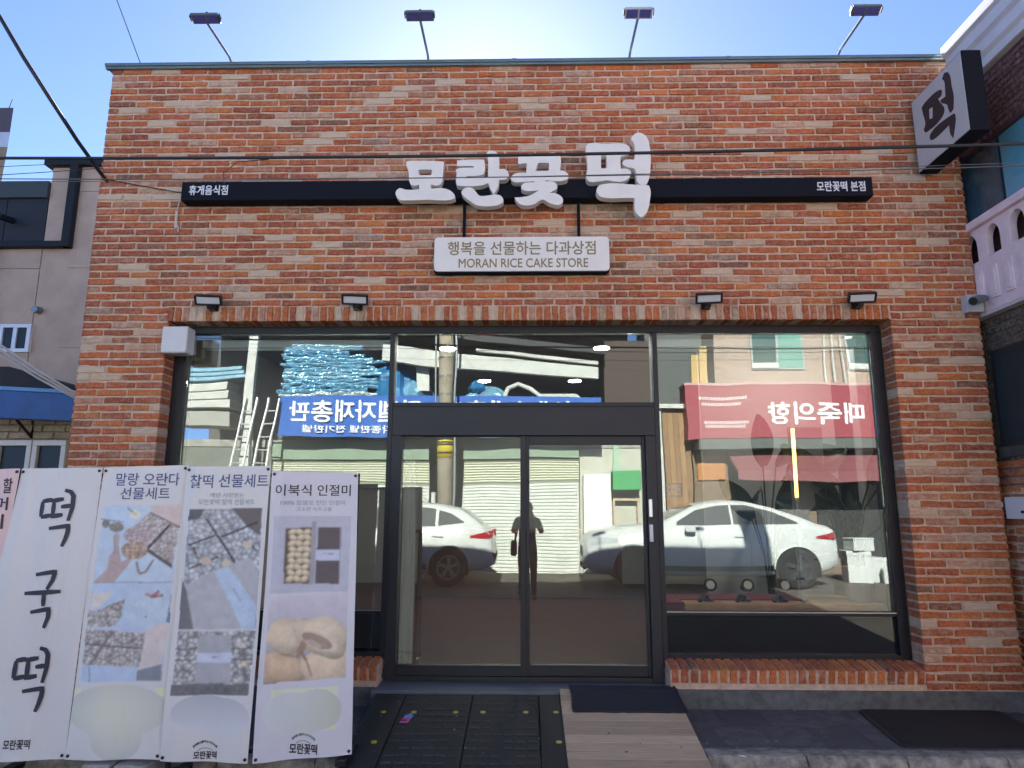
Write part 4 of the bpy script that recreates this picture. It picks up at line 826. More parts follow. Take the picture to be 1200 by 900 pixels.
# ================================================================ NEIGHBOURS
M_BEIGE = mat('beige_panel', (.50, .35, .255), .8, noise=.14, nscale=2.5, bump=.1, bscale=30); M_DKP = mat('dark_metal_panel', (.030, .032, .035), .6, noise=.12, nscale=2, spec=.2); M_PIPE = mat('downpipe_dark', (.016, .017, .02), .6, spec=.2)
bei = thing('beige_building', (-8, 6, 0), 'tall beige panelled building with a dark cap standing behind the left side of the shop', 'building')
mb = MB()
mb.box(-7.12, -4.6, 4.05, 9, -.2, 6.6); mb.box(-14, -7.125, 4.06, 9, -.2, 5.34); mb.build('wall', M_BEIGE, bei)
mb = MB(); jz = [0.2, 1.4, 2.6, 3.8, 5.0, 6.2]; xs = [-14, -12.1, -10.4, -8.7, -7.0, -5.3]
for x in (-6.72, -5.3):
    for z0, z1 in zip([0.] + jz, jz + [6.6]): mb.box(x + .012, x + 1.4, 4.036, 4.049, z0 + .012, min(z1, 6.6))
for x in (-13.8, -12.0, -10.2, -8.72, -7.98):
    for z0, z1 in zip(jz[:-1], jz[1:]): mb.box(x + .008, x + (1.75 if x < -9 else .73 if x < -8 else .85), 4.042, 4.059, z0 + .008, min(z1, 5.335))
mb.build('cladding', M_BEIGE, bei, bevel=.004)
bx(-7.2, -4.6, 3.95, 9.1, 6.6, 6.68).build('roof_cap', M_PIPE, bei)
pm = MB(); pm.box(-14, -7.125, 4.07, 9, 5.34, 6.33); pm.build('upper_wall', M_DKP, bei)
for i in range(6): bx(-7.125 - (i + 1) * .62 + .006, -7.125 - i * .62 - .006, 4.045, 4.069, 5.36, 6.1).build('metal_panel', M_DKP, bei)
bx(-14, -7.126, 3.99, 4.07, 6.1, 6.36).build('fascia', mat('fascia_grey', (.06, .066, .068), .6, spec=.2), bei)
mb = MB(); mb.box(-6.78, -6.66, 3.92, 4.03, 5.30, 6.6); mb.box(-7.78, -6.661, 3.921, 4.03, 5.30, 5.39); mb.box(-7.86, -7.781, 3.92, 4.03, .2, 5.39); mb.build('downpipe', M_PIPE, bei, bevel=.01)
M_WFR = mat('white_window_frame', (.72, .73, .74), .45); M_NGL = mat('window_glass_dark', (.03, .04, .045), .3, spec=.15)
wf = MB()
for a, b, c, d in ((-7.56, -7.10, 3.74, 3.79), (-7.56, -7.10, 4.10, 4.15), (-7.56, -7.505, 3.791, 4.099), (-7.155, -7.10, 3.791, 4.099), (-7.355, -7.30, 3.791, 4.099)): wf.box(a, b, 3.99, 4.06, c, d)
w = wf.build('window', M_WFR, bei); bx(-7.50, -7.16, 4.015, 4.05, 3.79, 4.1).build('pane', M_NGL, w)
MB().tube([(-7.05, 4.04, 4.365), (-7.05, 3.94, 4.36)], [.055, .045], 12).build('vent', M_LGRY, bei)
MB().tube([(-7.62, 4.04, 5.75), (-7.66, 3.8, 5.72), (-7.58, 3.7, 5.70)], .05, 8).build('wall_lamp', M_PIPE, bei)
# small house with blue fascia
hs = thing('small_brick_house', (-4.8, 1.4, 0), 'low yellowish brick house with a blue gutter board and black roof at the left edge', 'house')
bx(-6.6, -3.72, .93, 3.6, -.1, 2.50).build('wall', mat('pale_mortar', (.22, .18, .14), .95, noise=.2), hs)
b2w = Brickwork(hs, M_BRICK2); r = random.Random(21); PT = [((.40, .31, .19), .1), ((.36, .27, .16), .15), ((.44, .35, .22), .1), ((.30, .21, .12), .1), ((.42, .33, .23), .3)]
for c in range(30):
    z = .7 + c * .066; x = -5.5 + (c % 2) * .11
    while x < -3.76:
        if not (1.5 < z < 2.18 and x > -5.0 and x < -4.2): b2w.rest_brick(.205, .054, .03, lambda p, x=x, z=z: (p[0] + x, p[1] + .905, p[2] + z), pick_tint(r, PT, [3, 3, 3, 1, 2]), r)
        x += .216
b2w.finish()
wf = MB()
for a, b in ((-4.93, -4.585), (-4.575, -4.26)):
    wf.box(a, b, .86, .93, 1.48, 1.53); wf.box(a, b, .86, .93, 2.12, 2.17); wf.box(a, a + .045, .862, .93, 1.53, 2.12); wf.box(b - .045, b, .862, .93, 1.53, 2.12)
w = wf.build('window', mat('cream_frame', (.62, .58, .52), .5), hs, bevel=.004); bx(-4.89, -4.62, .9, .925, 1.53, 2.12).build('pane', M_NGL, w); bx(-4.54, -4.3, .9, .925, 1.53, 2.12).build('pane', M_NGL, w)
M_BLUE = mat('blue_fascia', (.028, .085, .25), .6, noise=.25, nscale=6)
mb = MB(); mb.prism([(-6.6, 2.69), (-6.6, 2.42), (-3.76, 2.30), (-3.76, 2.545)], .58, .66); mb.build('gutter_board', M_BLUE, hs, fix=True, bevel=.008)
mb = MB(); mb.prism([(-6.6, 2.688), (-6.6, 2.73), (-3.76, 2.575), (-3.76, 2.546)], .57, .68); mb.build('gutter_lip', mat('blue_lip', (.10, .25, .5), .5), hs, fix=True)
mb = MB(); mb.prism([(-6.6, 2.65), (-6.6, 2.83), (-4.75, 2.83), (-4.1, 2.64), (-3.76, 2.54), (-3.76, 2.4)], .68, 3.6); mb.build('roof', mat('black_roofing', (.02, .02, .022), .8, noise=.3, nscale=8, bump=.5), hs, fix=True)
bx(-4.12, -3.9, .72, 1.1, 2.56, 2.83).build('roof_sheet', mat('grey_sheet', (.30, .31, .31), .6), hs); bx(-4.03, -3.94, 1.12, 1.3, 2.6, 3.05).build('flue', M_LGRY, hs)
mb = MB()
for x in (-4.62, ): mb.tube([(x, .62, 2.38), (x, .9, 2.2), (x, .9, 2.38)], .014, 6)
mb.build('bracket', M_PIPE, hs)
# far building corner at the left edge of the sky
fbld = thing('far_building', (-10.6, 6, 0), 'brown upper corner of a distant building with pale base at the left edge', 'building')
MB().prism([(-11.6, 6.2), (-9.66, 6.2), (-11.2, 8), (-11.6, 8)], 8.42, 8.98, 'z').build('upper_wall', mat('far_brown', (.09, .065, .075), .8), fbld, fix=True); MB().prism([(-11.6, 6.1), (-9.58, 6.1), (-11.2, 8), (-11.6, 8)], 8.12, 8.42, 'z').build('ledge', mat('far_pale', (.5, .5, .54), .7), fbld, fix=True); MB().prism([(-14, 6.5), (-12.2, 6.5), (-13, 8), (-14, 8)], -.2, 8.12, 'z').build('wall', M_BEIGE, fbld, fix=True); MB().tube([(-9.78, 6.22, 8.9), (-9.72, 6.22, 9.16)], .008, 5).build('antenna', M_PIPE, fbld)
# right neighbour: dark brick, black window, lilac balcony, blue window, purple brick, white cornice
rn = thing('right_building', (3.85, -.2, 0), 'right neighbour building with lilac arched balcony, blue tinted windows and white cornice', 'building')
M_LIL = mat('lilac_concrete', (.84, .68, .70), .7, noise=.10, nscale=6); M_COR = mat('cornice_white', (.62, .59, .60), .7, noise=.08, nscale=5); M_PUR = mat('purple_brick_mortar', (.085, .05, .058), .9, noise=.15)
mb = MB(); mb.box(3.735, 4.05, -.95, .9, -.1, 3.08); mb.build('lower_wall', mat('sooty_mortar', (.12, .11, .10), .95, noise=.3, nscale=9), rn)
bx(3.7285, 3.7349, -.94, .85, -.05, 1.72).build('lower_mortar', M_MORTAR, rn)
bwr = Brickwork(rn, M_BRICK); r = random.Random(31); DT = [((.075, .066, .06), 0), ((.06, .054, .052), 0), ((.095, .08, .07), .1), ((.12, .09, .075), .1)]
for c in range(48):
    z = .15 + c * .0625
    for q in range(6):
        y = .27 - q * .25 - (c % 2) * .125
        if y < -.74: continue
        dark = z > 1.9; low = z < 1.75
        if 2.03 < z < 2.82 and y < .17 and y > -.9: continue
        tr = lambda p, y=y, z=z: (3.728 + p[1], y - .12 - p[0], z + p[2])
        bwr.rest_brick(.24, .0525, .03, tr, pick_tint(r, DT, [3, 3, 2, 1]) if dark else tuple(np.array(pick_tint(r)) * (1, 1, 1, 1)), r)
for c in range(10):
    z = 4.5 + c * .05
    for q in range(9):
        y = .1 - q * .13 - (c % 2) * .065
        bwr.rest_brick(.122, .043, .02, lambda p, y=y, z=z: (3.676 + p[1], y - p[0], z + p[2]), pick_tint(r, [((.15, .065, .075), 0), ((.12, .055, .066), 0), ((.18, .085, .09), .05)], [2, 2, 1]), r)
bwr.finish()
mb = MB(); mb.box(3.715, 3.76, -.92, .04, 2.035, 2.80); wn = mb.build('window', mat('black_window_frame', (.02, .02, .022), .5), rn); bx(3.709, 3.714, -.9, .0, 2.08, 2.76).build('pane', M_NGL, wn)
bx(3.70, 3.80, -.93, .06, 1.955, 2.034).build('window_sill', mat('sooty_sill', (.07, .065, .06), .9, noise=.3), rn)
mb = MB(); mb.box(3.684, 4.05, -.98, .9, 4.45, 5.03); mb.box(3.80, 4.06, -.97, .9, 3.09, 4.449); mb.build('upper_wall', M_PUR, rn)
mb = MB(); mb.box(3.72, 3.79, -.98, .88, 3.80, 4.448); uw = mb.build('upper_window', mat('dark_window_frame', (.02, .025, .03), .4), rn)
bx(3.708, 3.719, -.335, .80, 3.81, 4.44).build('pane', mat('tinted_glass_dark', (.05, .10, .14), .08, spec=.9, noise=.4, nscale=5), uw); bx(3.708, 3.719, -.96, -.375, 3.81, 4.44).build('pane', mat('tinted_glass_blue', (.12, .36, .48), .12, spec=.9, noise=.2, nscale=3), uw)
mb = MB(); mb.prism([(5.0, 3.0), (4.98, 3.0)][:0] or [(3.62, 5.0), (4.0, 5.0), (4.0, 5.42), (3.53, 5.42), (3.53, 5.33), (3.56, 5.31), (3.56, 5.22), (3.59, 5.19), (3.59, 5.10), (3.62, 5.07)], -1.25, -.09); mb.build('cornice', M_COR, rn, fix=True, bevel=.006)
bal = MB(); bal.box(3.655, 3.73, -1.0, .12, 3.10, 3.53); bal.box(3.62, 3.74, -1.02, .12, 3.80, 3.865)
y = .11
arch = []
for k in range(5):                                                  # arched openings between balusters
    yc = .03 - k * .235; arch.append(yc)
N = 10
for k in range(-1, 5):
    ya = .035 - k * .27 - .08; yb = .035 - (k + 1) * .27 + .08      # post from ya down to yb with arched shoulders
    P = [(ya, 3.53), (ya, 3.66)] + [(ya + .08 - .08 * math.cos(t * math.pi / 2 / 5), 3.66 + .11 * math.sin(t * math.pi / 2 / 5)) for t in range(1, 6)]
    P += [(yb - .08 + .08 * math.cos(t * math.pi / 2 / 5), 3.66 + .11 * math.sin(t * math.pi / 2 / 5)) for t in range(5, 0, -1)] + [(yb, 3.66), (yb, 3.53)]
    P[7] = (P[7][0] , P[7][1]); top = [(P[6][0], 3.80)] ; 
    P = P[:7] + [(P[6][0], 3.80), (P[7][0], 3.80)] + P[7:]
    bal.prism(P, 3.66, 3.72, 'x')
bo = bal.build('balcony', M_LIL, rn, fix=True, bevel=.004)
for k in range(5):
    yc = -.045 - k * .165; m = MB(); m.box(3.641, 3.656, yc - .045, yc + .045, 3.18, 3.44); m.box(3.634, 3.642, yc - .028, yc + .028, 3.205, 3.415); m.build('relief_panel', M_LIL, rn, bevel=.004)
bx(3.657, 4.0, -1.0, .12, 3.075, 3.10).build('balcony_floor', mat('soffit_grey', (.62, .58, .58), .8), rn)
eb = thing('meter_box', (3.69, -.13, 1.5), 'white electric meter box on the sooty brick at the right picture edge', 'box')
bx(3.655, 3.727, -.35, .0, 1.488, 1.65).build('cover', mat('meter_white', (.66, .68, .70), .4), eb, bevel=.008); bx(3.651, 3.656, -.22, -.17, 1.53, 1.55).build('latch', M_PIPE, eb)

# ================================================================ CABLES IN FRONT OF THE SHOP
M_CAB = mat('cable_black', (.012, .013, .018), .55); M_CABG = mat('cable_grey', (.10, .10, .11), .6)
def sag(a, b, d, n=24): return [(a[0] + (b[0] - a[0]) * k / n, a[1] + (b[1] - a[1]) * k / n, a[2] + (b[2] - a[2]) * k / n - d * 4 * (k / n) * (1 - k / n)) for k in range(n + 1)]
def cable(pts, r, m, label, loc=None): return tag(MB().tube(pts, r, 6).build('overhead_cable', m, loc=loc or pts[0], smooth=True), label, 'cable', 'overhead cables crossing in front of the shop')
cable(sag((-9, -1.7, 3.78), (9, -2.3, 3.58), .26), .0095, M_CAB, 'thickest black overhead cable crossing the whole shop front above the fascia bar')
cable(sag((-9, -1.6, 3.72), (9, -2.2, 3.53), .28), .0034, M_CABG, 'thin grey overhead cable just under the thick black one')
cable(sag((-9, -1.75, 3.60), (9, -2.35, 3.52), .29), .002, M_CABG, 'faintest overhead line, lowest across the large white letters')
cable([(-4.9, -.9, 6.5), (-4.36, -.85, 5.72), (-4.04, -.8, 5.263), (-3.80, -.8, 4.90), (-3.66, -.7, 4.66), (-3.60, -.4, 4.45), (-3.585, -.1, 4.33), (-3.58, -.008, 4.30)], .0155, M_CAB, 'thick black cable bundle dropping from the upper left to the shop corner')
cable([(-4.93, -.88, 6.52), (-4.39, -.83, 5.74), (-4.07, -.78, 5.283), (-3.83, -.78, 4.92), (-3.68, -.68, 4.68)], .008, M_CAB, 'second cable lashed along the thick bundle at the upper left')
cable([(-3.58, -.01, 4.32), (-3.3, -.012, 4.26), (-2.98, -.012, 4.20), (-2.86, -.014, 4.19)], .0045, M_CAB, 'short thin cable along the brick from the corner to the fascia bar')
cable([(-2.56, -.02, 4.232), (-2.3, -.6, 4.06), (-1.9, -1.25, 3.80), (-1.42, -1.93, 3.445)], .003, M_CAB, 'thin wire rising from the fascia bar to the thick overhead cable')
cable(sag((-9, -1.2, 3.95), (-3.62, -.02, 4.42), .16), .0035, M_CAB, 'thin drooping cable from the left edge to the shop corner')
cable(sag((-9, -1.0, 3.84), (-3.63, -.02, 4.48), .05), .003, M_CAB, 'upper of the two thin cables left of the shop corner')
cable([(-5.4, 2.0, 8.6), (-5.06, 2.0, 7.741), (-4.698, 2.0, 6.914), (-4.5, 2.1, 6.45)], .006, M_CABG, 'thin straight wire in the sky above the left roof corner')
for k, l in enumerate(('upper pale cable of the bundle over the blue gutter board', 'middle pale cable of the bundle over the blue gutter board', 'lower pale cable of the bundle over the blue gutter board')):
    cable([(-6.2, .35, 3.72 - k * .06), (-4.66, .4, 2.98 - k * .045), (-4.25, .4, 2.72 - k * .03), (-3.9, .42, 2.52 - k * .02), (-3.72, .6, 2.44 - k * .02)], .010, mat('cable_pale', (.42, .40, .38), .6), l)

# ================================================================ INSIDE THE SHOP
def lampmat(n, c, e): return mat(n, c, .5, emit=e)
for x, y, l in ((-.93, 2.5, 'round lit ceiling downlight inside, behind the left part of the transom pane'), (.89, 2.5, 'round lit ceiling downlight inside, behind the right part of the transom pane'),
                (2.75, 1.1, 'added ceiling downlight that brightens the plants and partition in the right window'),  # added lamp, out of sight, to brighten the plants and partition
                (-.62, 4.6, 'smaller lit downlight deep inside, left of the pair further back'), (.72, 4.6, 'smaller lit downlight deep inside, right of the pair further back')):
    t = thing('ceiling_downlight', (x, y, 3.43), l, 'downlight', 'round downlights in the shop ceiling')
    MB().tube([(x, y, 3.438), (x, y, 3.42)], .105, 20).build('rim', M_WFR, t); MB().tube([(x, y, 3.4195), (x, y, 3.417)], .09, 20).build('diffuser', lampmat('downlight_glow', (1, .94, .84), 42), t)
for a, b, l in ((-2.80, -1.16, 'pale roller blind cassette along the top of the left window'), (1.10, 2.80, 'pale roller blind cassette along the top of the right window')):
    t = thing('blind_cassette', ((a + b) / 2, .36, 2.94), l, 'blind', 'roller blind cassettes over the windows'); bx(a, b, .32, .41, 2.915, 2.985).build('case', mat('blind_case', (.70, .74, .72), .5), t, bevel=.01); bx(a + .02, b - .02, .35, .38, 2.90, 2.915).build('bottom_bar', M_WFR, t)
def curtain_mat():                                                  # thin cloth: lets the light of the room through
    m = bpy.data.materials.new('white_curtain'); m.use_nodes = True; t = m.node_tree; o = t.nodes['Material Output']; d = t.nodes.new('ShaderNodeBsdfDiffuse'); tl = t.nodes.new('ShaderNodeBsdfTranslucent'); x = t.nodes.new('ShaderNodeMixShader')
    d.inputs[0].default_value = tl.inputs[0].default_value = (.86, .87, .84, 1); x.inputs[0].default_value = .5; t.links.new(d.outputs[0], x.inputs[1]); t.links.new(tl.outputs[0], x.inputs[2]); t.links.new(x.outputs[0], o.inputs[0]); return m
ct = MB(); ct.grid(lambda u, v: (-1.02 + (.10 + .03 * v) * u + .01 * math.sin(v * 4), .285 + .022 * math.sin(u * 16 + v) * (1 - .3 * v), 1.95 - 1.64 * v), 24, 16); tag(ct.build('curtain', curtain_mat(), loc=(-.96, .28, .3), smooth=True), 'narrow pale curtain gathered behind the left edge of the door glass', 'curtain')
ct = MB(); ct.box(2.98, 3.14, .75, .9, .28, 3.4); tag(ct.build('interior_column', mat('column_white', (.5, .53, .55), .7), loc=(3.06, .82, .28), bevel=.01), 'pale column inside by the right end of the right window', 'column')
nl = thing('neon_strip_lamp', (2.29, .52, .79), 'lit warm yellow strip lamp standing behind the right window among plants', 'lamp')
MB().tube([(2.285, .52, 1.656), (2.29, .52, 2.24)], .014, 10).build('tube', lampmat('neon_glow', (1, .50, .10), 2.2), nl); bx(2.272, 2.303, .53, .56, .80, 1.655).build('pedestal', M_LGRY, nl); bx(2.279, 2.301, .535, .55, 1.6555, 2.25).build('spine', M_LGRY, nl)
tag(bx(2.42, 2.72, .95, .99, .80, 2.3).build('partition_panel', mat('partition_grey', (.34, .34, .33), .9), loc=(2.57, .97, .80)), 'pale partition panel behind the warm strip lamp', 'panel')
M_LEAF = mat('leaf_green', (.014, .052, .018), .4, noise=.3, nscale=6); M_STEM = mat('leaf_stem', (.04, .055, .025), .6)
def plant(x, y, z0, n, hmin, hmax, lab, seed):
    r = random.Random(seed); t = thing('potted_plant', (x, y, z0), lab, 'plant', 'big leaved potted plants in the right window')
    MB().tube([(x, y, z0), (x, y, z0 + .28)], [.10, .13], 16).build('pot', mat('pot_white', (.5, .5, .48), .6), t)
    for k in range(n):
        a = r.uniform(0, 6.28); h = r.uniform(hmin, hmax); sp = r.uniform(.10, .38); tip = Vector((x + sp * math.cos(a), y + sp * .6 * math.sin(a), z0 + .28 + h))
        m = MB(); mid = Vector((x + .3 * sp * math.cos(a), y + .2 * sp * math.sin(a), z0 + .28 + h * .6)); m.tube([(x, y, z0 + .25), mid, tip], .008, 5); m.build('stem', M_STEM, t)
        L = r.uniform(.34, .56); Wd = L * r.uniform(.36, .5); d = Vector((math.cos(a) * .8, math.sin(a) * .5, r.uniform(-.1, .8))).normalized(); s = d.cross(Vector((r.uniform(-.3, .3), -1, .2))).normalized()
        nn = s.cross(d).normalized()
        mb = MB(); mb.grid(lambda u, v: tip + d * (L * v) + s * (Wd * (u - .5) * math.sin(math.pi * min(1, v * .93 + .04)) ** .7) + nn * (.06 * abs(u - .5) - .25 * L * v * v * .6), 6, 10); mb.build('leaf', M_LEAF, t, smooth=True)
plant(2.35, 1.5, .28, 9, .8, 1.5, 'tall big leaved plant in a white pot left of the warm strip lamp', 3); plant(3.08, 1.45, .28, 11, .7, 1.25, 'big leaved plant in a white pot by the inner column', 8); plant(3.0, .9, .28, 10, .35, .75, 'lower bushy plant in a white pot nearest the right window glass', 13)
tag(bx(1.9, 3.33, 2.05, 2.11, .28, 3.3).build('back_partition', mat('partition_white', (.5, .5, .48), .9), loc=(2.6, 2.08, .28)), 'white partition wall behind the plants in the right window', 'partition')
plant(2.86, .78, .79, 10, .35, .85, 'dark leaved plant standing on the window bench right of the warm strip lamp', 23)
bn = thing('window_bench', (2.15, .75, .28), 'low wooden display bench with red cloth inside the right window', 'bench')
bx(1.30, 2.95, .5, 1.1, .66, .79).build('bench_top', mat('bench_wood', (.60, .33, .15), .5, noise=.25, nscale=5), bn, bevel=.006); bx(1.14, 1.30, .5, 1.1, .28, .80).build('bench_end', mat('red_cloth', (.20, .02, .03), .8), bn); bx(1.32, 2.4, .72, 1.1, .791, .80).build('red_cloth', mat('red_cloth', (.2, .02, .03), .8), bn); bx(1.31, 2.94, .6, 1.08, .28, .655).build('bench_base', M_BLK, bn)
def spot(x, l):
    t = thing('display_lamp', (x, .62, .79), l, 'lamp', 'black display lamps on the window bench')
    MB().tube([(x, .68, .79), (x, .68, .81)], .045, 14).build('base', M_LBLK, t); MB().tube([(x, .70, .90), (x, .60, .93)], [.035, .055], 16).build('lamp_head', M_LBLK, t); MB().tube([(x, .5995, .9302), (x, .597, .931)], .035, 16).build('lens', mat('lamp_lens_bright', (.8, .8, .78), .15), t)
    MB().tube([(x - .1, .6, .80), (x - .06, .62, .835), (x - .02, .66, .82)], .022, 8).build('cable_plug', M_LBLK, t)
for x, l in ((1.545, 'black display lamp on the bench nearest the door'), (1.856, 'middle black display lamp of the three on the window bench'), (2.166, 'black display lamp on the bench nearest the plants')): spot(x, l)
kt = thing('shop_counter', (-.2, 5.2, .28), 'dark wooden counter deep inside behind the sliding doors', 'counter'); bx(-1.6, 1.4, 5.0, 5.6, .28, 1.2).build('counter_front', mat('counter_wood', (.12, .06, .035), .5, noise=.3, nscale=3), kt); bx(-1.65, 1.45, 4.95, 5.65, 1.2, 1.25).build('counter_top', mat('counter_top_wood', (.2, .1, .06), .5), kt, bevel=.005)

# ================================================================ THE STREET OPPOSITE (seen as reflections in the glass)
M_SHUT = mat('shutter_white', (.57, .59, .55), .5, noise=.16, nscale=2); M_SHUG = mat('shutter_box_green', (.20, .27, .20), .6, noise=.12, nscale=3); M_DARK = mat('store_dark', (.11, .11, .105), .9); M_WST = mat('steel_white', (.52, .52, .49), .6, noise=.2, nscale=3)
wh = thing('warehouse', (-2, -12, .1), 'warehouse across the street with white roller shutters and an open upper store, seen mirrored', 'building')
bx(-9.6, 3.1, -15, -14.8, -.1, 8.5).build('rear_wall', M_DARK, wh)
bx(-9.6, 3.1, -14.8, -10.62, 3.02, 3.19).build('store_deck', M_CONC, wh)
bx(-9.6, 3.1, -14.8, -9.3, 6.9, 7.05).build('roof', mat('warehouse_roof', (.05, .055, .06), .8), wh)
bx(-9.6, -6.1, -10.75, -10.6, -.1, 3.0).build('lower_wall', mat('wall_grey_green', (.16, .17, .15), .9, noise=.2), wh); bx(1.25, 3.1, -10.75, -10.62, -.1, 3.0).build('side_wall', mat('wall_cream', (.45, .44, .38), .9, noise=.15), wh); bx(-9.6, 3.1, -10.9, -10.63, -.1, .06).build('threshold', M_CONC, wh)
def shutter(x0, x1, z0, z1, box=True):
    n = int((z1 - z0) / .075); mb = MB(); pr = [(-10.62, z0), (-10.62, z1)]
    P = []
    for k in range(n):
        a = z0 + (z1 - z0) * k / n; h = (z1 - z0) / n; P += [(-10.545, a), (-10.515, a + h * .3), (-10.515, a + h * .75), (-10.545, a + h * .97)]
    mb.prism([(-10.6, z0)] + P + [(-10.6, z1)], x0 + .05, x1 - .05, 'x'); s = mb.build('roller_shutter', M_SHUT, wh, fix=True)
    m = MB(); m.box(x0, x0 + .05, -10.6, -10.49, z0, z1); m.box(x1 - .05, x1, -10.6, -10.49, z0, z1); m.build('shutter_guide', M_WST, s)
    if box: bx(x0, x1, -10.6, -10.42, z1 + .62, z1 + 1.06).build('shutter_box', M_SHUG, wh); m = MB(); n = 9; m.prism([(-10.6, z1 + .003)] + [q for k in range(n) for q in ((-10.54, z1 + .06 + .56 * k / n), (-10.50, z1 + .06 + .56 * (k + .4) / n), (-10.54, z1 + .06 + .56 * (k + .9) / n))] + [(-10.6, z1 + .617)], x0, x1, 'x'); m.build('upper_slats', mat('slats_pale_green', (.52, .53, .42), .6), wh, fix=True)
shutter(-6.05, -3.13, .06, 2.10); shutter(-3.0, -2.3, .06, 2.10); shutter(-1.52, -.06, .06, 2.12); shutter(-.02, 1.22, .06, 2.15)
mb = MB(); mb.prism([(-5.6, 5.5), (-5.6, 5.92), (1.72, 5.02), (1.72, 4.60)][:0] or [(-3.4, 4.98), (-3.4, 5.40), (1.70, 4.83), (1.70, 4.55)], -10.15, -9.95); mb.prism([(-1.2, 5.27), (-1.2, 5.33), (1.7, 4.98), (1.7, 4.90)], -10.1, -9.98); mb.build('canopy_beam', M_WST, wh, fix=True)
mb = MB(); mb.prism([(-4.2, 5.9), (-4.2, 6.05), (1.9, 5.35), (1.9, 5.2)], -12.6, -10.2); mb.build('canopy_sheet', mat('canopy_dark', (.04, .042, .045), .7), wh, fix=True)
bx(-2.62, -2.3, -10.3, -10.2, 4.3, 4.98).build('canopy_bracket', M_WST, wh); bx(1.9, 3.0, -11.5, -10.6, 3.2, 5.6).build('store_partition', mat('partition_brown', (.07, .05, .042), .8), wh)
bx(-6.61, -6.40, -10.1, -9.95, .1, 6.0).build('canopy_post', M_WST, wh); bx(-9.6, 3.1, -10.2, -10.05, 5.95, 6.1).build('eaves_beam', M_WST, wh)
bn = thing('blue_banner', (-2, -10, 3.2), 'long blue shop banner with white lettering above the shutters across the street', 'banner')
mb = MB(); mb.grid(lambda u, v: (-5.79 + 7.54 * u, -10.02 + .02 * math.sin(u * 25), 4.17 - .06 * u - (.96 - .02 * u) * v), 60, 8); mb.build('cloth', mat('banner_blue', (.012, .10, .42), .6), bn)
M_BW = mat('banner_white', (.78, .78, .8), .6)
lettering('판넬자재총판', (-4.0, -9.99, 3.80), 3.05, .50, (-1, 0, 0), (0, 0, 1), M_BW, bn, .01, .02); lettering('각종판넬 전기판넬', (-4.15, -9.99, 3.385), 2.1, .18, (-1, 0, 0), (0, 0, 1), M_BW, bn, .01, .02); lettering('판넬자재총판', (-.3, -9.99, 3.80), 3.4, .44, (-1, 0, 0), (0, 0, 1), M_BW, bn, .01, .02)
M_FOIL = [mat('foil_%d' % k, c, .28, metal=.3, noise=.25, nscale=12, bump=1., bscale=9) for k, c in enumerate([(.20, .42, .58), (.30, .52, .64), (.14, .34, .52), (.55, .62, .64)])]
pst = thing('panel_stack', (-4.6, -10.8, 3.19), 'stack of shiny light blue wrapped insulation panels above the blue banner across the street', 'stack')
r = random.Random(6); z = 4.12
for k in range(17):
    h = r.uniform(.06, .095); x0, x1 = -5.93 + r.uniform(-.1, .12) + max(0, k - 13) * .09, -3.72 + r.uniform(-.3, .45) - (.5 if k > 13 else 0)
    mb = MB(); ph = [r.uniform(0, 6.28) for _ in range(4)]; fr = r.uniform(4, 9)
    mb.grid(lambda u, v: (x0 + (x1 - x0) * u + .02 * math.sin(v * 9 + ph[2]), -10.35 + r.uniform(-.012, .012) + .035 * math.cos(v * 6.28) - .03 * math.sin(u * 23 + ph[1]) * math.sin(u * 7 + ph[3]), z + h * .5 + h * .56 * math.sin(v * 6.28) + .014 * math.sin(u * fr + ph[0]) + .010 * math.sin(u * 31 + ph[1])), 70, 8)
    mb.box(x0 + .02, x1 - .02, -11.8, -10.36, z + .01, z + h - .01); mb.build('panel', M_FOIL[3 if k < 2 else r.choice([0, 1, 1, 2, 0, 3] if k % 4 == 0 else [0, 1, 2])], pst, smooth=False); z += h
bx(-5.9, -3.7, -11.8, -10.4, 3.19, 4.12).build('pallet', M_DARK, pst)
M_TARP = mat('tarp_blue', (.02, .16, .36), .4, noise=.4, nscale=8, bump=1., bscale=10)
def lump(name, x0, x1, y, z0, z1, m, lab, cat, seed, group=None):
    r = random.Random(seed); ph = [r.uniform(0, 6.28) for _ in range(6)]
    def f(u, v):
        a = u * 2 * math.pi; p = math.pi * (v - .5); k = 1 + .16 * math.sin(3 * a + ph[0] + 4 * v) + .1 * math.sin(7 * a + ph[1]) + .12 * math.sin(9 * v + ph[2])
        return ((x0 + x1) / 2 + (x1 - x0) / 2 * k * math.cos(a) * math.cos(p) ** .5, y + .35 * k * math.sin(a) * math.cos(p) ** .5, z0 + (z1 - z0) * v * (1 + .06 * math.sin(5 * a + ph[3])))
    return tag(MB().grid(f, 28, 12).build(name, m, loc=((x0 + x1) / 2, y, z0)), lab, cat, group)
lump('tarp_bundle', -3.7, -2.75, -10.55, 3.9, 5.0, M_TARP, 'dark blue crumpled tarpaulin bundle at the end of the panel stack', 'tarpaulin', 2); lump('tarp_bundle', -3.1, -2.3, -10.6, 3.7, 4.7, M_FOIL[0], 'bright blue plastic bundle left of the concrete pole, above the banner', 'tarpaulin', 3); lump('tarp_bundle', -1.4, -.4, -10.5, 3.7, 4.42, M_FOIL[0], 'light blue wrapped bundle right of the concrete pole, above the banner', 'tarpaulin', 4); lump('tarp_bundle', -1.35, -1.0, -10.5, 4.2, 4.62, M_TARP, 'small dark blue bundle on top of the wrapped one', 'tarpaulin', 5)
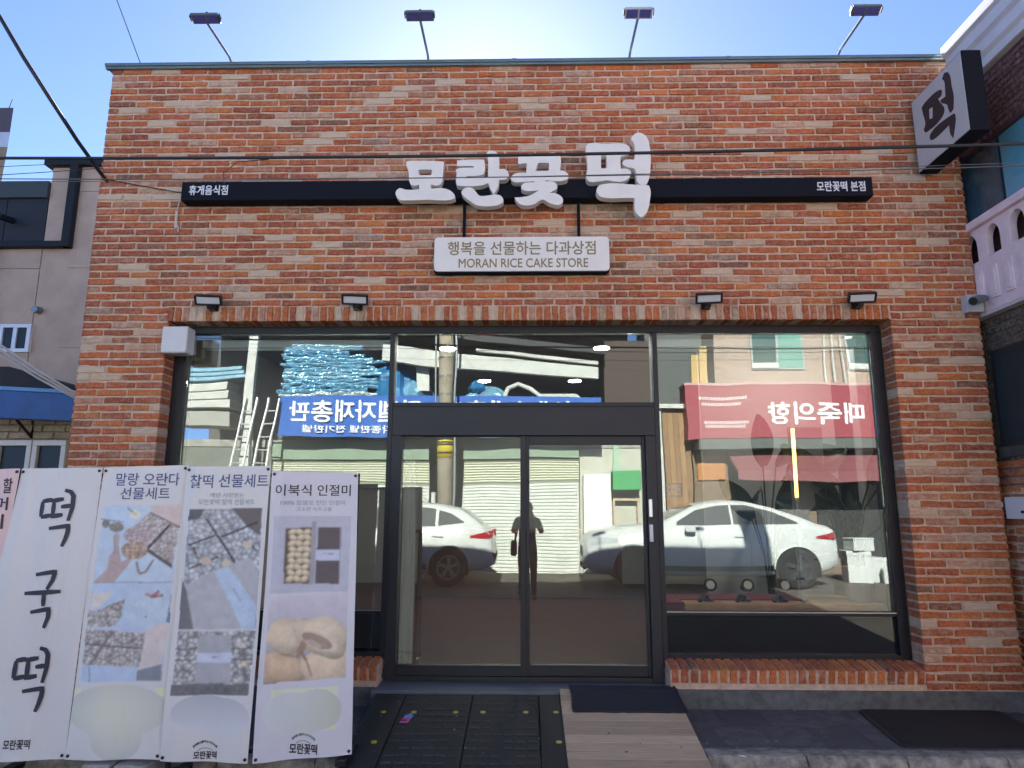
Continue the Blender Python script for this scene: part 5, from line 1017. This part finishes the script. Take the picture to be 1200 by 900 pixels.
tag(MB().tube([(-.55, -10.3, 4.1), (-.45, -10.3, 4.35), (-.2, -10.3, 4.47), (.1, -10.3, 4.35), (.35, -10.3, 4.17), (1.2, -10.3, 4.17), (1.35, -10.3, 4.05)], .06, 10).build('vent_hose', M_WST, loc=(0, -10.3, 4.1)), 'pale curved hose lying on the store deck above the blue banner', 'hose')
# concrete utility pole
M_POLE = mat('pole_concrete', (.34, .29, .22), .9, noise=.2, nscale=4, bump=.3)
up = thing('utility_pole', (-1.83, -9.6, .1), 'round concrete utility pole with a yellow black warning plate, mirrored in the left door leaf', 'pole')
MB().tube([(-1.815, -9.6, .08), (-1.83, -9.6, 5), (-1.85, -9.6, 9)], [.185, .16, .13], 18).build('shaft', M_POLE, up, smooth=True)
mb = MB(); mb.tube([(-1.82, -9.6, 2.70), (-1.82, -9.6, 3.2)], .182, 18); p = mb.build('warning_plate', mat('plate_yellow', (.62, .46, .03), .6), up, smooth=True)
mb = MB()
for z in (2.78, 2.94, 2.985): mb.tube([(-1.82, -9.6, z), (-1.82, -9.6, z + .035)], .185, 18)
mb.tube([(-1.82, -9.6, 3.05), (-1.82, -9.6, 3.14)], .186, 18); mb.build('black_stripes', M_LBLK, p)
mb = MB()
for z in (4.1, 4.55, 5.0): mb.tube([(-1.83, -9.6, z), (-1.83, -9.6, z + .03)], .175, 14)
mb.tube([(-1.60, -9.45, .1), (-1.60, -9.45, 8)], .028, 6); mb.tube([(-2.05, -9.5, 3.2), (-2.04, -9.5, 8)], .02, 6); mb.build('conduit', M_LGRY, up)
for k, (x, h) in enumerate(((-2.32, 1.78), (-2.17, 1.95), (-2.06, 1.7))):
    tag(MB().tube([(x, -10.2, .1), (x - .01, -10.35, h)], .055, 8).build('leaning_pipe', M_WST, loc=(x, -10.2, .1)), ('tallest' if k == 1 else 'shorter') + ' pale pipe leaning by the utility pole' + (', furthest from the pole' if k == 0 else ', nearest the pole' if k == 2 else ''), 'pipe', 'pale pipes leaning by the utility pole')
# white cabinet, green crate, posts by the warehouse corner
cb = thing('white_cabinet', (1.63, -10.4, .1), 'tall white cabinet standing between the shutters and the green crate, mirrored', 'cabinet'); bx(1.31, 1.96, -10.55, -10.2, .1, 2.33).build('case', mat('cabinet_white', (.66, .68, .63), .5), cb, bevel=.01); bx(1.32, 1.95, -10.205, -10.185, .13, 2.3).build('door', mat('cabinet_white2', (.70, .72, .67), .5), cb, bevel=.006)
gc = thing('green_crate', (2.33, -10.4, 1.0), 'green canopy box on a wooden frame by the white cabinet, mirrored', 'crate'); bx(2.0, 2.66, -10.6, -10.15, 1.97, 2.40).build('box', mat('crate_green', (.05, .30, .10), .6), gc, bevel=.02)
mb = MB()
for x in (2.02, 2.60): mb.box(x, x + .05, -10.5, -10.42, .1, 1.969)
mb.box(2.02, 2.65, -10.51, -10.43, 1.75, 1.83); mb.box(2.02, 2.65, -10.51, -10.43, 1.1, 1.17); mb.build('frame', mat('crate_wood', (.45, .36, .25), .8), gc)
bx(2.05, 2.18, -10.62, -10.5, 2.4, 3.15).build('post', mat('post_green', (.30, .45, .32), .6), gc)
tag(bx(3.12, 3.25, -10.7, -10.55, .1, 4.02).build('white_post', M_WST, loc=(3.18, -10.6, .1)), 'pale post at the corner between warehouse and red sign shop, mirrored', 'post')
wd = thing('wooden_door', (3.6, -10.6, .1), 'weathered brown plank door beside the red sign, mirrored in the right window', 'door')
for k in range(5): bx(3.29 + k * .125, 3.41 + k * .125, -10.66, -10.6, .3, 3.92).build('plank', [mat('door_plank_a', (.25, .15, .08), .8, noise=.2), mat('door_plank_b', (.32, .19, .10), .8, noise=.2)][k % 2], wd)
bx(3.05, 3.95, -10.72, -10.45, 3.93, 4.03).build('door_canopy', M_WST, wd)
for k, (x, h, l) in enumerate(((4.12, 5.28, 'shorter yellow timber board standing upright above the red sign, mirrored'), (4.32, 5.5, 'taller yellow timber board standing upright above the red sign, mirrored'))): tag(bx(x - .09, x + .09, -10.72, -10.66, 3.5, h).build('timber_board', mat('timber_yellow', (.50, .35, .15), .7), loc=(x, -10.7, 3.5)), l, 'board', 'timber boards above the red sign')
# brick shop with the red sign
rb_ = thing('brick_shop', (7, -12, .1), 'pinkish brick shop across the street with a red sign and awning', 'shop')
bx(4.68, 13, -14, -11.02, -.1, 9).build('wall', mat('pink_brick_far', (.36, .27, .22), .9, noise=.25, nscale=14, bump=.4), rb_); bx(3.1, 4.675, -13, -12.2, -.1, 7).build('recess_wall', mat('recess_grey', (.11, .12, .12), .9), rb_)
bx(3.98, 13, -11.01, -10.75, -.1, 3.0).build('lower_wall', mat('shop_lower', (.18, .13, .09), .8, noise=.2), rb_)
for a, b in ((5.58, 6.9), (7.95, 9.2), (10.2, 11.5)):
    m = MB(); m.box(a, b, -11.02, -10.97, 4.95, 6.3); w = m.build('window', mat('far_frame', (.30, .34, .32), .6), rb_); bx(a + .05, (a + b) / 2 - .03, -10.969, -10.96, 5.0, 6.25).build('pane', mat('far_glass_dark', (.05, .10, .09), .2), w); bx((a + b) / 2 + .03, b - .05, -10.969, -10.96, 5.0, 6.25).build('pane', mat('far_glass_green', (.16, .33, .27), .2), w)
    bx(a, (a + b) / 2, -10.965, -10.94, 4.98, 5.12).build('window_sill', M_WST, rb_)
for x in (7.42, 7.62, 7.83): MB().tube([(x, -10.98, 4.42), (x, -10.98, 6.3)], .03, 6).build('conduit', M_WST, rb_)
mb = MB(); mb.box(3.76, 13, -10.75, -10.2, 3.2, 4.43); sg = mb.build('sign_board', mat('sign_red', (.30, .05, .065), .55, noise=.06, nscale=3), rb_)
bx(3.74, 13, -10.76, -10.19, 4.43, 4.49).build('sign_cap', mat('sign_cap_pink', (.5, .28, .28), .6), rb_); bx(4.0, 13, -10.74, -10.22, 2.95, 3.2).build('sign_base', mat('sign_base_grey', (.10, .11, .105), .7), rb_)
lettering('때죽의향', (6.75, -10.19, 3.78), 2.2, .52, (-1, 0, 0), (0, 0, 1), M_BW, sg, .01, .02); M_BW2 = mat('sign_small_white', (.6, .5, .5), .6)
for zz, w_, x in ((4.15, 1.1, 4.6), (4.02, .9, 4.55), (3.58, 1.05, 4.65), (3.49, .95, 4.62)):
    mb = MB(); r = random.Random(int(zz * 100)); q = x - w_ / 2
    while q < x + w_ / 2: d = r.uniform(.03, .06); mb.box(q, q + d, -10.198, -10.192, zz - .035, zz + .035); q += d + .02
    mb.build('small_print', M_BW2, sg)
mb = MB(); mb.prism([(-10.74, 2.94), (-10.74, 2.86), (-9.75, 2.36), (-9.73, 2.42)], 4.78, 8.6, 'x'); mb.box(4.78, 8.6, -9.75, -9.735, 2.18, 2.40); mb.build('awning', mat('awning_red', (.22, .07, .08), .7), rb_, fix=True)
bx(4.06, 4.72, -10.745, -10.70, 2.2, 2.85).build('wood_panel', mat('orange_wood', (.42, .17, .05), .6, noise=.2), rb_); bx(5.0, 6.6, -10.745, -10.7, .2, 2.3).build('shop_door', M_DARK, rb_); bx(6.8, 8.4, -10.745, -10.7, .5, 2.3).build('shop_window', mat('shop_dark', (.03, .03, .03), .8), rb_)
# left side goods and ladders
for k, (x0, x1, z0, z1, m, l) in enumerate(((-8.8, -7.0, 4.74, 5.06, M_FOIL[1], 'thin light blue panel pack on the upper deck, leftmost in the reflection'), (-8.75, -7.3, 4.02, 4.68, M_WST, 'thick pale wrapped panel pack under the light blue one, mirrored'), (-8.6, -7.3, 3.55, 3.95, mat('canvas_grey', (.33, .33, .30), .8), 'grey canvas roll under the pale panel pack, mirrored'))):
    mb = MB(); n = 3 if k < 2 else 1
    for j in range(n): mb.box(x0 + .06 * j, x1 - .05 * j, -11.6, -10.9 + .03 * j, z0 + (z1 - z0) * j / n, z0 + (z1 - z0) * (j + .93) / n)
    tag(mb.build('panel_pack', m, loc=((x0 + x1) / 2, -11.2, z0), bevel=.02), l, 'panels', 'panel packs on the upper store deck')
def ladder(x, lean, label):
    t = thing('ladder', (x, -9.5, .1), label, 'ladder', 'aluminium ladders leaning by the warehouse post'); mal = mat('ladder_alu', (.6, .6, .58), .35, metal=.6)
    for s in (-.17, .17): MB().tube([(x + s, -9.3, .1), (x + s * .75 + lean, -9.9, 4.1)], .028, 6).build('rail', mal, t)
    for k in range(12):
        f = (k + 1) / 13; MB().tube([(x - .17 * (1 - .25 * f) + lean * f, -9.3 - .6 * f, .1 + 4 * f), (x + .17 * (1 - .25 * f) + lean * f, -9.3 - .6 * f, .1 + 4 * f)], .018, 6).build('rung', mal, t)
ladder(-6.75, .35, 'tall aluminium ladder leaning left of the pale post, mirrored in the left window'); ladder(-6.2, .3, 'aluminium ladder leaning right of the pale post, mirrored in the left window')
# pile of white boxes behind the white coupe
for k, (x, y, z, w, h, a, l) in enumerate(((6.55, -8.4, .14, .5, .62, 4, 'upright white foam box behind the white car, nearest its bumper'), (6.95, -8.6, .14, .42, .5, -12, 'smaller white foam box beside the upright one'), (7.3, -8.3, .14, .5, .3, 20, 'flat white foam box at the end of the row behind the car'), (6.62, -8.35, .765, .46, .24, -8, 'white foam box stacked on top of the upright one'))):
    t = thing('foam_box', (x, y, z), l, 'box', 'white foam boxes behind the parked car'); t.rotation_euler = (0, 0, R(a)); mm = mat('foam_white', (.5, .51, .5), .7)
    o = bx(x - w / 2, x + w / 2, y - .2, y + .2, z, z + h * .85).build('box_body', mm, t, bevel=.012); o = bx(x - w / 2 - .01, x + w / 2 + .01, y - .21, y + .21, z + h * .85, z + h).build('lid', mm, t, bevel=.012)

# ---------------------------------------------------------------- parked cars (front towards -X, near side towards the shop)
M_CARW = mat('car_paint_white', (.56, .57, .56), .3, coat=.5); M_CGL = mat('car_glass', (.085, .09, .092), .1, spec=.6); M_TYRE = mat('tyre', (.015, .015, .016), .85); M_RIMD = mat('rim_dark', (.10, .10, .105), .35, metal=.6); M_RIMS = mat('rim_silver', (.42, .42, .44), .3, metal=.7); M_TAIL = mat('tail_red', (.32, .015, .02), .25); M_HEAD = mat('head_clear', (.42, .45, .47), .12); M_CLAD = mat('car_cladding', (.028, .028, .03), .6)
def car(x0, ynear, zg, L, top, belt, hw, wheels, rw, glass, rim, label, quarter, head_z, tail_z):
    yc = ynear - hw; t = thing('parked_car', (x0 + L / 2, yc, zg), label, 'car', 'white cars parked across the street')
    ip = lambda T, x: float(np.interp(x, [p[0] for p in T], [p[1] for p in T]))
    plan = [(0, .62), (.08, .76), (.3, .9), (.7, .98), (1.4, 1.), (L - 1.2, 1.), (L - .6, .96), (L - .2, .88), (L - .05, .80), (L, .72)]
    bot = [(0, .36), (.25, .24), (.9, .22), (L - .9, .22), (L - .3, .27), (L, .38)]
    def sec(x):
        w = hw * ip(plan, x); tp = ip(top, x); b = min(ip(belt, x), tp - .05); zb = ip(bot, x); cab = max(0, min(1, (tp - b - .05) / .4)); wr = w * (.90 - .17 * cab); zr = tp - .045 - .03 * cab
        mid = zb + (b - zb) * .55
        return [(0, zb), (.8 * w, zb), (.95 * w, zb + .05), (.985 * w, zb + .2), (1. * w, mid), (.985 * w, b - .10), (.945 * w, b - .01), (.93 * w, b + .01), ((wr + .93 * w) / 2, (zr + b) / 2 + .012 * cab), (wr, zr), (wr - .06, zr + .03 + .012 * cab), (wr * .55, tp - .008), (0, tp)]
    xs = sorted(set([0, .03, .08, .16] + [L * k / 70 for k in range(1, 70)] + [L - .1, L - .04, L])); mb = MB(); n = 13; V = []
    for x in xs:
        s = sec(x); V += [(x0 + x, yc + y, zg + z) for y, z in s] + [(x0 + x, yc - y, zg + z) for y, z in s[::-1][1:-1]]
    m = 2 * n - 2; F = [(i * m + k, i * m + (k + 1) % m, (i + 1) * m + (k + 1) % m, (i + 1) * m + k) for i in range(len(xs) - 1) for k in range(m)]
    F += [tuple(range(m)), tuple(range((len(xs) - 1) * m, len(xs) * m))]; mb.add(V, F); body = mb.build('body', M_CARW, t, fix=True, smooth=True)
    def side(x, z, sgn=1, off=.004):                                # the point of the body side at x and height z
        s = sec(x); 
        for (ya, za), (yb, zb_) in zip(s[2:10], s[3:11]):
            if za <= z <= zb_ + 1e-6: f = (z - za) / max(1e-6, zb_ - za); return (x0 + x, yc + sgn * (ya + (yb - ya) * f + off), zg + z)
        return (x0 + x, yc + sgn * (s[9][0] + off), zg + z)
    for (gx, gt, gb) in glass:                                      # side windows: x range with upper and lower edge tables
        for sgn in (1, -1):
            mb = MB(); N = 20; mb.grid(lambda u, v: side(gx[0] + (gx[1] - gx[0]) * u, (1 - v) * ip(gb, gx[0] + (gx[1] - gx[0]) * u) + v * ip(gt, gx[0] + (gx[1] - gx[0]) * u), sgn), N, 5, flip=sgn > 0); mb.build('side_window', M_CGL, t, smooth=True)
    def screen(xa, xb, name, inset=.1):
        mb = MB(); mb.grid(lambda u, v: (lambda x, s: (x0 + x, yc + (2 * u - 1) * (s[9][0] - inset), zg + s[12][1] + .006 - .02 * abs(2 * u - 1) ** 3))(xa + (xb - xa) * v, sec(xa + (xb - xa) * v)), 10, 10); mb.build(name, M_CGL, t, smooth=True)
    screen(quarter[0], quarter[1], 'windscreen'); screen(quarter[2], quarter[3], 'rear_window')
    for sgn in (1, -1):
        mb = MB(); mb.grid(lambda u, v: side(wheels[0] + rw + .06 + (wheels[1] - wheels[0] - 2 * rw - .12) * u, .235 + .17 * v, sgn, .007), 12, 2, flip=sgn > 0); mb.build('sill_cladding', M_CLAD, t)
        for wx in wheels:
            yo = yc + sgn * hw; a = MB(); N = 26                       # dark arch and its lip
            a.add([side(wx, .5, sgn, .006)] + [(lambda q: (q[0], yc + sgn * (hw + .004), q[2]))(side(wx + (rw + .04) * math.cos(k * math.pi / N), max(.2, .34 + (rw + .04) * math.sin(k * math.pi / N)), sgn)) for k in range(N + 1)] + [(x0 + wx - rw - .04, yo + sgn * .004, zg + .2), (x0 + wx + rw + .04, yo + sgn * .004, zg + .2)],
                  [(0, k + 1, k + 2) for k in range(N)] + [(0, N + 1, N + 2), (0, N + 2, N + 3), (0, N + 3, 1)]); a.build('wheel_arch', M_TYRE, t)
            lp = [(x0 + wx + (rw + .055) * math.cos(k * math.pi / N), yo + sgn * .01, zg + .34 + (rw + .055) * math.sin(k * math.pi / N)) for k in range(N + 1)]; MB().tube(lp, .022, 6).build('arch_lip', M_CARW, t, smooth=True)
            wm = MB(); cy = yo - sgn * .09
            pr = [(rw * .60, .11), (rw * .66, .125), (rw * .93, .12), (rw, .09), (rw, -.09), (rw * .9, -.11)]; vs_ = []; NN = 32
            for q, (rr_, dy) in enumerate(pr): vs_ += [(x0 + wx + rr_ * math.cos(k * 2 * math.pi / NN), cy + sgn * dy, zg + rw + rr_ * math.sin(k * 2 * math.pi / NN)) for k in range(NN)]
            wm.add(vs_, [(q * NN + k, q * NN + (k + 1) % NN, (q + 1) * NN + (k + 1) % NN, (q + 1) * NN + k) for q in range(len(pr) - 1) for k in range(NN)])
            w = wm.build('wheel', M_TYRE, t, fix=True, smooth=True)
            rm = MB(); c = Vector((x0 + wx, cy, zg + rw)); rm.tube([c + Vector((0, sgn * .02, 0)), c + Vector((0, sgn * .03, 0))], rw * .64, 28)
            rm.build('rim_well', M_TYRE, w); rm = MB()
            rm.tube([c + Vector((0, sgn * .105, 0)), c + Vector((0, sgn * .12, 0))], rw * .15, 12)
            for k in range(5):
                for da in (-.13, .13):
                    a_ = k * 2 * math.pi / 5 + .3 + da; d = Vector((math.cos(a_), 0, math.sin(a_))); rm.obox(c + d * rw * .37 + Vector((0, sgn * .1, 0)), d * rw * .26, Vector((0, sgn * .014, 0)), d.cross(Vector((0, 1, 0))) * rw * .045)
            ring = [c + Vector((rw * .62 * math.cos(k * 2 * math.pi / 28), sgn * .112, rw * .62 * math.sin(k * 2 * math.pi / 28))) for k in range(29)]; rm.tube(ring, rw * .045, 6, cap=False); rm.build('rim', rim, w)
        for (za, zb_) in (head_z,):
            mb = MB(); mb.grid(lambda u, v: side(.10 + .52 * u, za + (zb_ - za) * v * (1 - .55 * u) + .05 * u, sgn, .008), 8, 4, flip=sgn > 0); mb.build('headlight', M_HEAD, t, smooth=True)
        mb = MB(); mb.grid(lambda u, v: side(L - .04 - .42 * u, tail_z[0] + .03 * u + (tail_z[1] - tail_z[0]) * v * (1 - .75 * u), sgn, .008), 8, 4, flip=sgn < 0); mb.build('tail_light', M_TAIL, t, smooth=True)
        for hx in ((glass[0][0][0] + 1.15), (glass[0][0][0] + 2.05)):
            if hx < L - 1.0: p = Vector(side(hx, ip(belt, hx) - .16, sgn, .02)); MB().obox(p, (.10, 0, 0), (0, .014, 0), (0, 0, .016)).build('door_handle', M_CARW, t, bevel=.006)
        p = Vector(side(glass[0][0][0] + .22, ip(belt, glass[0][0][0] + .2) - .01, sgn, .11)); MB().obox(p, (.10, 0, .0), (-.02, .085 * sgn, 0), (0, 0, .06)).build('wing_mirror', M_CARW, t, bevel=.03)
        for dx in (glass[0][0][0] + .42, glass[0][0][0] + 1.33, glass[0][0][0] + 2.2):
            if dx < wheels[1] - .1: MB().tube([side(dx, z, sgn, .003) for z in (.36, .5, .7, .85, ip(belt, dx) - .03)], .005, 4).build('door_seam', M_CLAD, t)
    mb = MB(); mb.obox((x0 + .02, yc, zg + .62), (.03, 0, 0), (0, hw * .3, 0), (0, 0, .1)); mb.obox((x0 + .04, yc, zg + .36), (.04, 0, 0), (0, hw * .5, 0), (0, 0, .07)); mb.build('grille', M_CLAD, t, bevel=.02)
    return t
top1 = [(0, .74), (.05, .90), (.25, 1.01), (.8, 1.10), (1.3, 1.15), (1.45, 1.20), (2.0, 1.48), (2.35, 1.555), (2.75, 1.58), (3.15, 1.565), (3.55, 1.48), (3.95, 1.335), (4.3, 1.185), (4.5, 1.14), (4.6, 1.10), (4.68, .92), (4.72, .6)]
belt1 = [(0, .78), (1.3, 1.05), (3.4, 1.11), (4.2, 1.13), (4.72, 1.02)]
car(1.09, -7.2, .14, 4.70, top1, belt1, .96, (.9, 3.86), .36, [((1.70, 2.72), [(1.70, 1.18), (2.1, 1.40), (2.5, 1.475), (2.72, 1.485)], [(1.70, 1.115), (2.72, 1.14)]), ((2.76, 3.95), [(2.76, 1.487), (3.05, 1.485), (3.5, 1.385), (3.8, 1.255), (3.95, 1.175)], [(2.76, 1.14), (3.95, 1.165)])], M_RIMD, 'white coupe style SUV parked across the street, mirrored in the right window', (1.5, 2.08, 3.5, 4.32), (.74, .90), (.86, 1.02))
top2 = [(0, .66), (.06, .84), (.3, .95), (.8, 1.03), (1.0, 1.08), (1.7, 1.46), (2.1, 1.55), (2.7, 1.575), (3.3, 1.53), (3.8, 1.42), (4.1, 1.22), (4.25, 1.1), (4.36, .98), (4.42, .8), (4.45, .5)]
belt2 = [(0, .7), (1.0, .98), (3.2, 1.06), (3.9, 1.12), (4.45, .98)]
car(-5.02, -7.2, .14, 4.44, top2, belt2, .92, (.86, 3.58), .345, [((1.3, 3.30), [(1.3, 1.1), (1.8, 1.38), (2.3, 1.46), (3.0, 1.46), (3.3, 1.42)], [(1.3, 1.02), (3.3, 1.09)]), ((3.36, 3.86), [(3.36, 1.40), (3.6, 1.33), (3.86, 1.18)], [(3.36, 1.10), (3.86, 1.165)])], M_RIMS, 'white compact SUV parked across the street, its rear mirrored in the left door leaf', (1.0, 1.72, 3.75, 4.2), (.66, .80), (.86, 1.02))

# ---------------------------------------------------------------- the photographer, mirrored in the doors
M_SKIN = mat('skin', (.45, .27, .19), .55); M_JACK = mat('jacket_dark', (.11, .115, .12), .8); M_TROU = mat('trousers_dark', (.03, .026, .028), .85); M_SHOE = mat('shoe_black', (.015, .015, .015), .5); M_HAIR = mat('hair_black', (.012, .010, .010), .5)
def person():
    gx, gy, gz = .02, -5.80, .115
    t = thing('person', (gx, gy, gz), 'person in dark jacket and trousers holding up a phone, mirrored in the sliding doors', 'person')
    V = []; E = []; Rr = []
    def v(x, y, z, r, par=None):
        V.append((gx + x, gy + y, gz + z)); Rr.append(r if isinstance(r, tuple) else (r, r)); i = len(V) - 1
        if par is not None: E.append((par, i))
        return i
    pel = v(0, 0, .82, (.155, .105)); wai = v(0, .01, .98, (.14, .10), pel); che = v(0, .01, 1.16, (.165, .115), wai); sh = v(0, .0, 1.27, (.13, .09), che); nk = v(0, .01, 1.335, .052, sh); hd = v(0, .03, 1.41, (.07, .085), nk); h2 = v(0, .03, 1.50, (.075, .088), hd); v(0, .02, 1.545, (.05, .06), h2)
    for s in (-1, 1):
        hp = v(.085 * s, 0, .76, .088, pel); kn = v(.095 * s, .015, .43, .056, hp); an = v(.10 * s, -.01, .085, .038, kn); he = v(.10 * s, .01, .04, .04, an); v(.112 * s, .15, .03, .036, he)
        so = v(.165 * s, 0, 1.245, .062, sh); el = v(.235 * s, .09, 1.06, .045, so); wr = v(.085 * s, .30, 1.33, .029, el); pa = v(.062 * s, .345, 1.385, .027, wr)
        for k in range(4):
            zz = 1.40 + .018 * k - .02; f1 = v((.070 - .004 * k) * s, .375, zz + .01, .0095, pa); f2 = v((.050 - .002 * k) * s, .398, zz + .016, .0085, f1); v((.030 + .003 * k) * s, .397, zz + .018, .0075, f2)
        t1 = v(.040 * s, .345, 1.40, .0105, pa); v(.024 * s, .352, 1.425, .0085, t1)
    me = bpy.data.meshes.new('body'); base = wloc(t); me.from_pydata([tuple(Vector(p) - base) for p in V], E, []); o = bpy.data.objects.new('tmp', me); COL.objects.link(o)
    sk = o.modifiers.new('s', 'SKIN'); 
    for i, q in enumerate(Rr): me.skin_vertices[0].data[i].radius = q
    me.skin_vertices[0].data[0].use_root = True
    sb = o.modifiers.new('d', 'SUBSURF'); sb.levels = 2; sb.render_levels = 2
    dg = bpy.context.evaluated_depsgraph_get(); m2 = bpy.data.meshes.new_from_object(o.evaluated_get(dg)); bpy.data.objects.remove(o)
    m2.materials.clear()
    for m in (M_SKIN, M_JACK, M_TROU, M_SHOE): m2.materials.append(m)
    for p in m2.polygons:
        c = p.center; z = c.z; p.use_smooth = True
        p.material_index = 3 if z < .09 else 2 if z < .80 and abs(c.x) < .22 and c.y < .08 else (0 if z > 1.325 and abs(c.x) < .09 and c.y < .2 or c.y > .285 else 1)
    b = bpy.data.objects.new('body', m2); place(b, tuple(base), t)
    def at(x, y, z): return Vector((gx + x, gy + y, gz + z))
    mb = MB()
    mb.grid(lambda u, v_: at(.092 * math.cos(u * 6.283) * math.sin(v_ * 1.75 + .02), .012 + .098 * math.sin(u * 6.283) * math.sin(v_ * 1.75 + .02), 1.475 + .092 * math.cos(v_ * 1.75) - (.06 * v_ if math.sin(u * 6.283) < .2 else 0)), 24, 10); mb.build('hair', M_HAIR, t, smooth=True)
    for s in (-1, 1):
        MB().tube([at(.032 * s, .118, 1.452), at(.032 * s, .124, 1.452)], [.011, .007], 10).build('eye', M_HAIR, t); MB().tube([at(.086 * s, .02, 1.43), at(.09 * s, .018, 1.47)], [.012, .018], 8).build('ear', M_SKIN, t)
    MB().tube([at(0, .112, 1.455), at(0, .138, 1.425), at(0, .118, 1.415)], [.009, .014, .008], 8).build('nose', M_SKIN, t, smooth=True); MB().tube([at(-.022, .108, 1.392), at(0, .116, 1.39), at(.022, .108, 1.392)], .006, 6).build('mouth', mat('lip', (.35, .12, .11), .5), t)
    bg_ = thing('shoulder_bag', (gx - .2, gy - .02, gz + .75), 'dark shoulder bag hanging at the hip of the photographer', 'bag'); mb = MB(); c = at(-.22, -.01, .80); mb.obox(c, (.05, 0, 0), (0, .14, 0), (0, 0, .12)); mb.build('bag_body', M_TROU, bg_, bevel=.03); MB().tube([at(-.2, .08, .9), at(-.19, .11, 1.1), at(-.14, .03, 1.31), at(-.15, -.09, 1.15), at(-.2, -.1, .9)], .012, 6).build('strap', M_TROU, bg_)
    ph = thing('smartphone', (0, -5.42, 1.52), 'dark smartphone held up in both hands by the photographer', 'phone'); MB().box(-.04, .04, -5.424, -5.414, 1.455, 1.61).build('case', M_LBLK, ph, bevel=.004); MB().tube([(-.022, -5.4145, 1.59), (-.022, -5.412, 1.59)], .008, 10).build('lens', M_CGL, ph)
person()
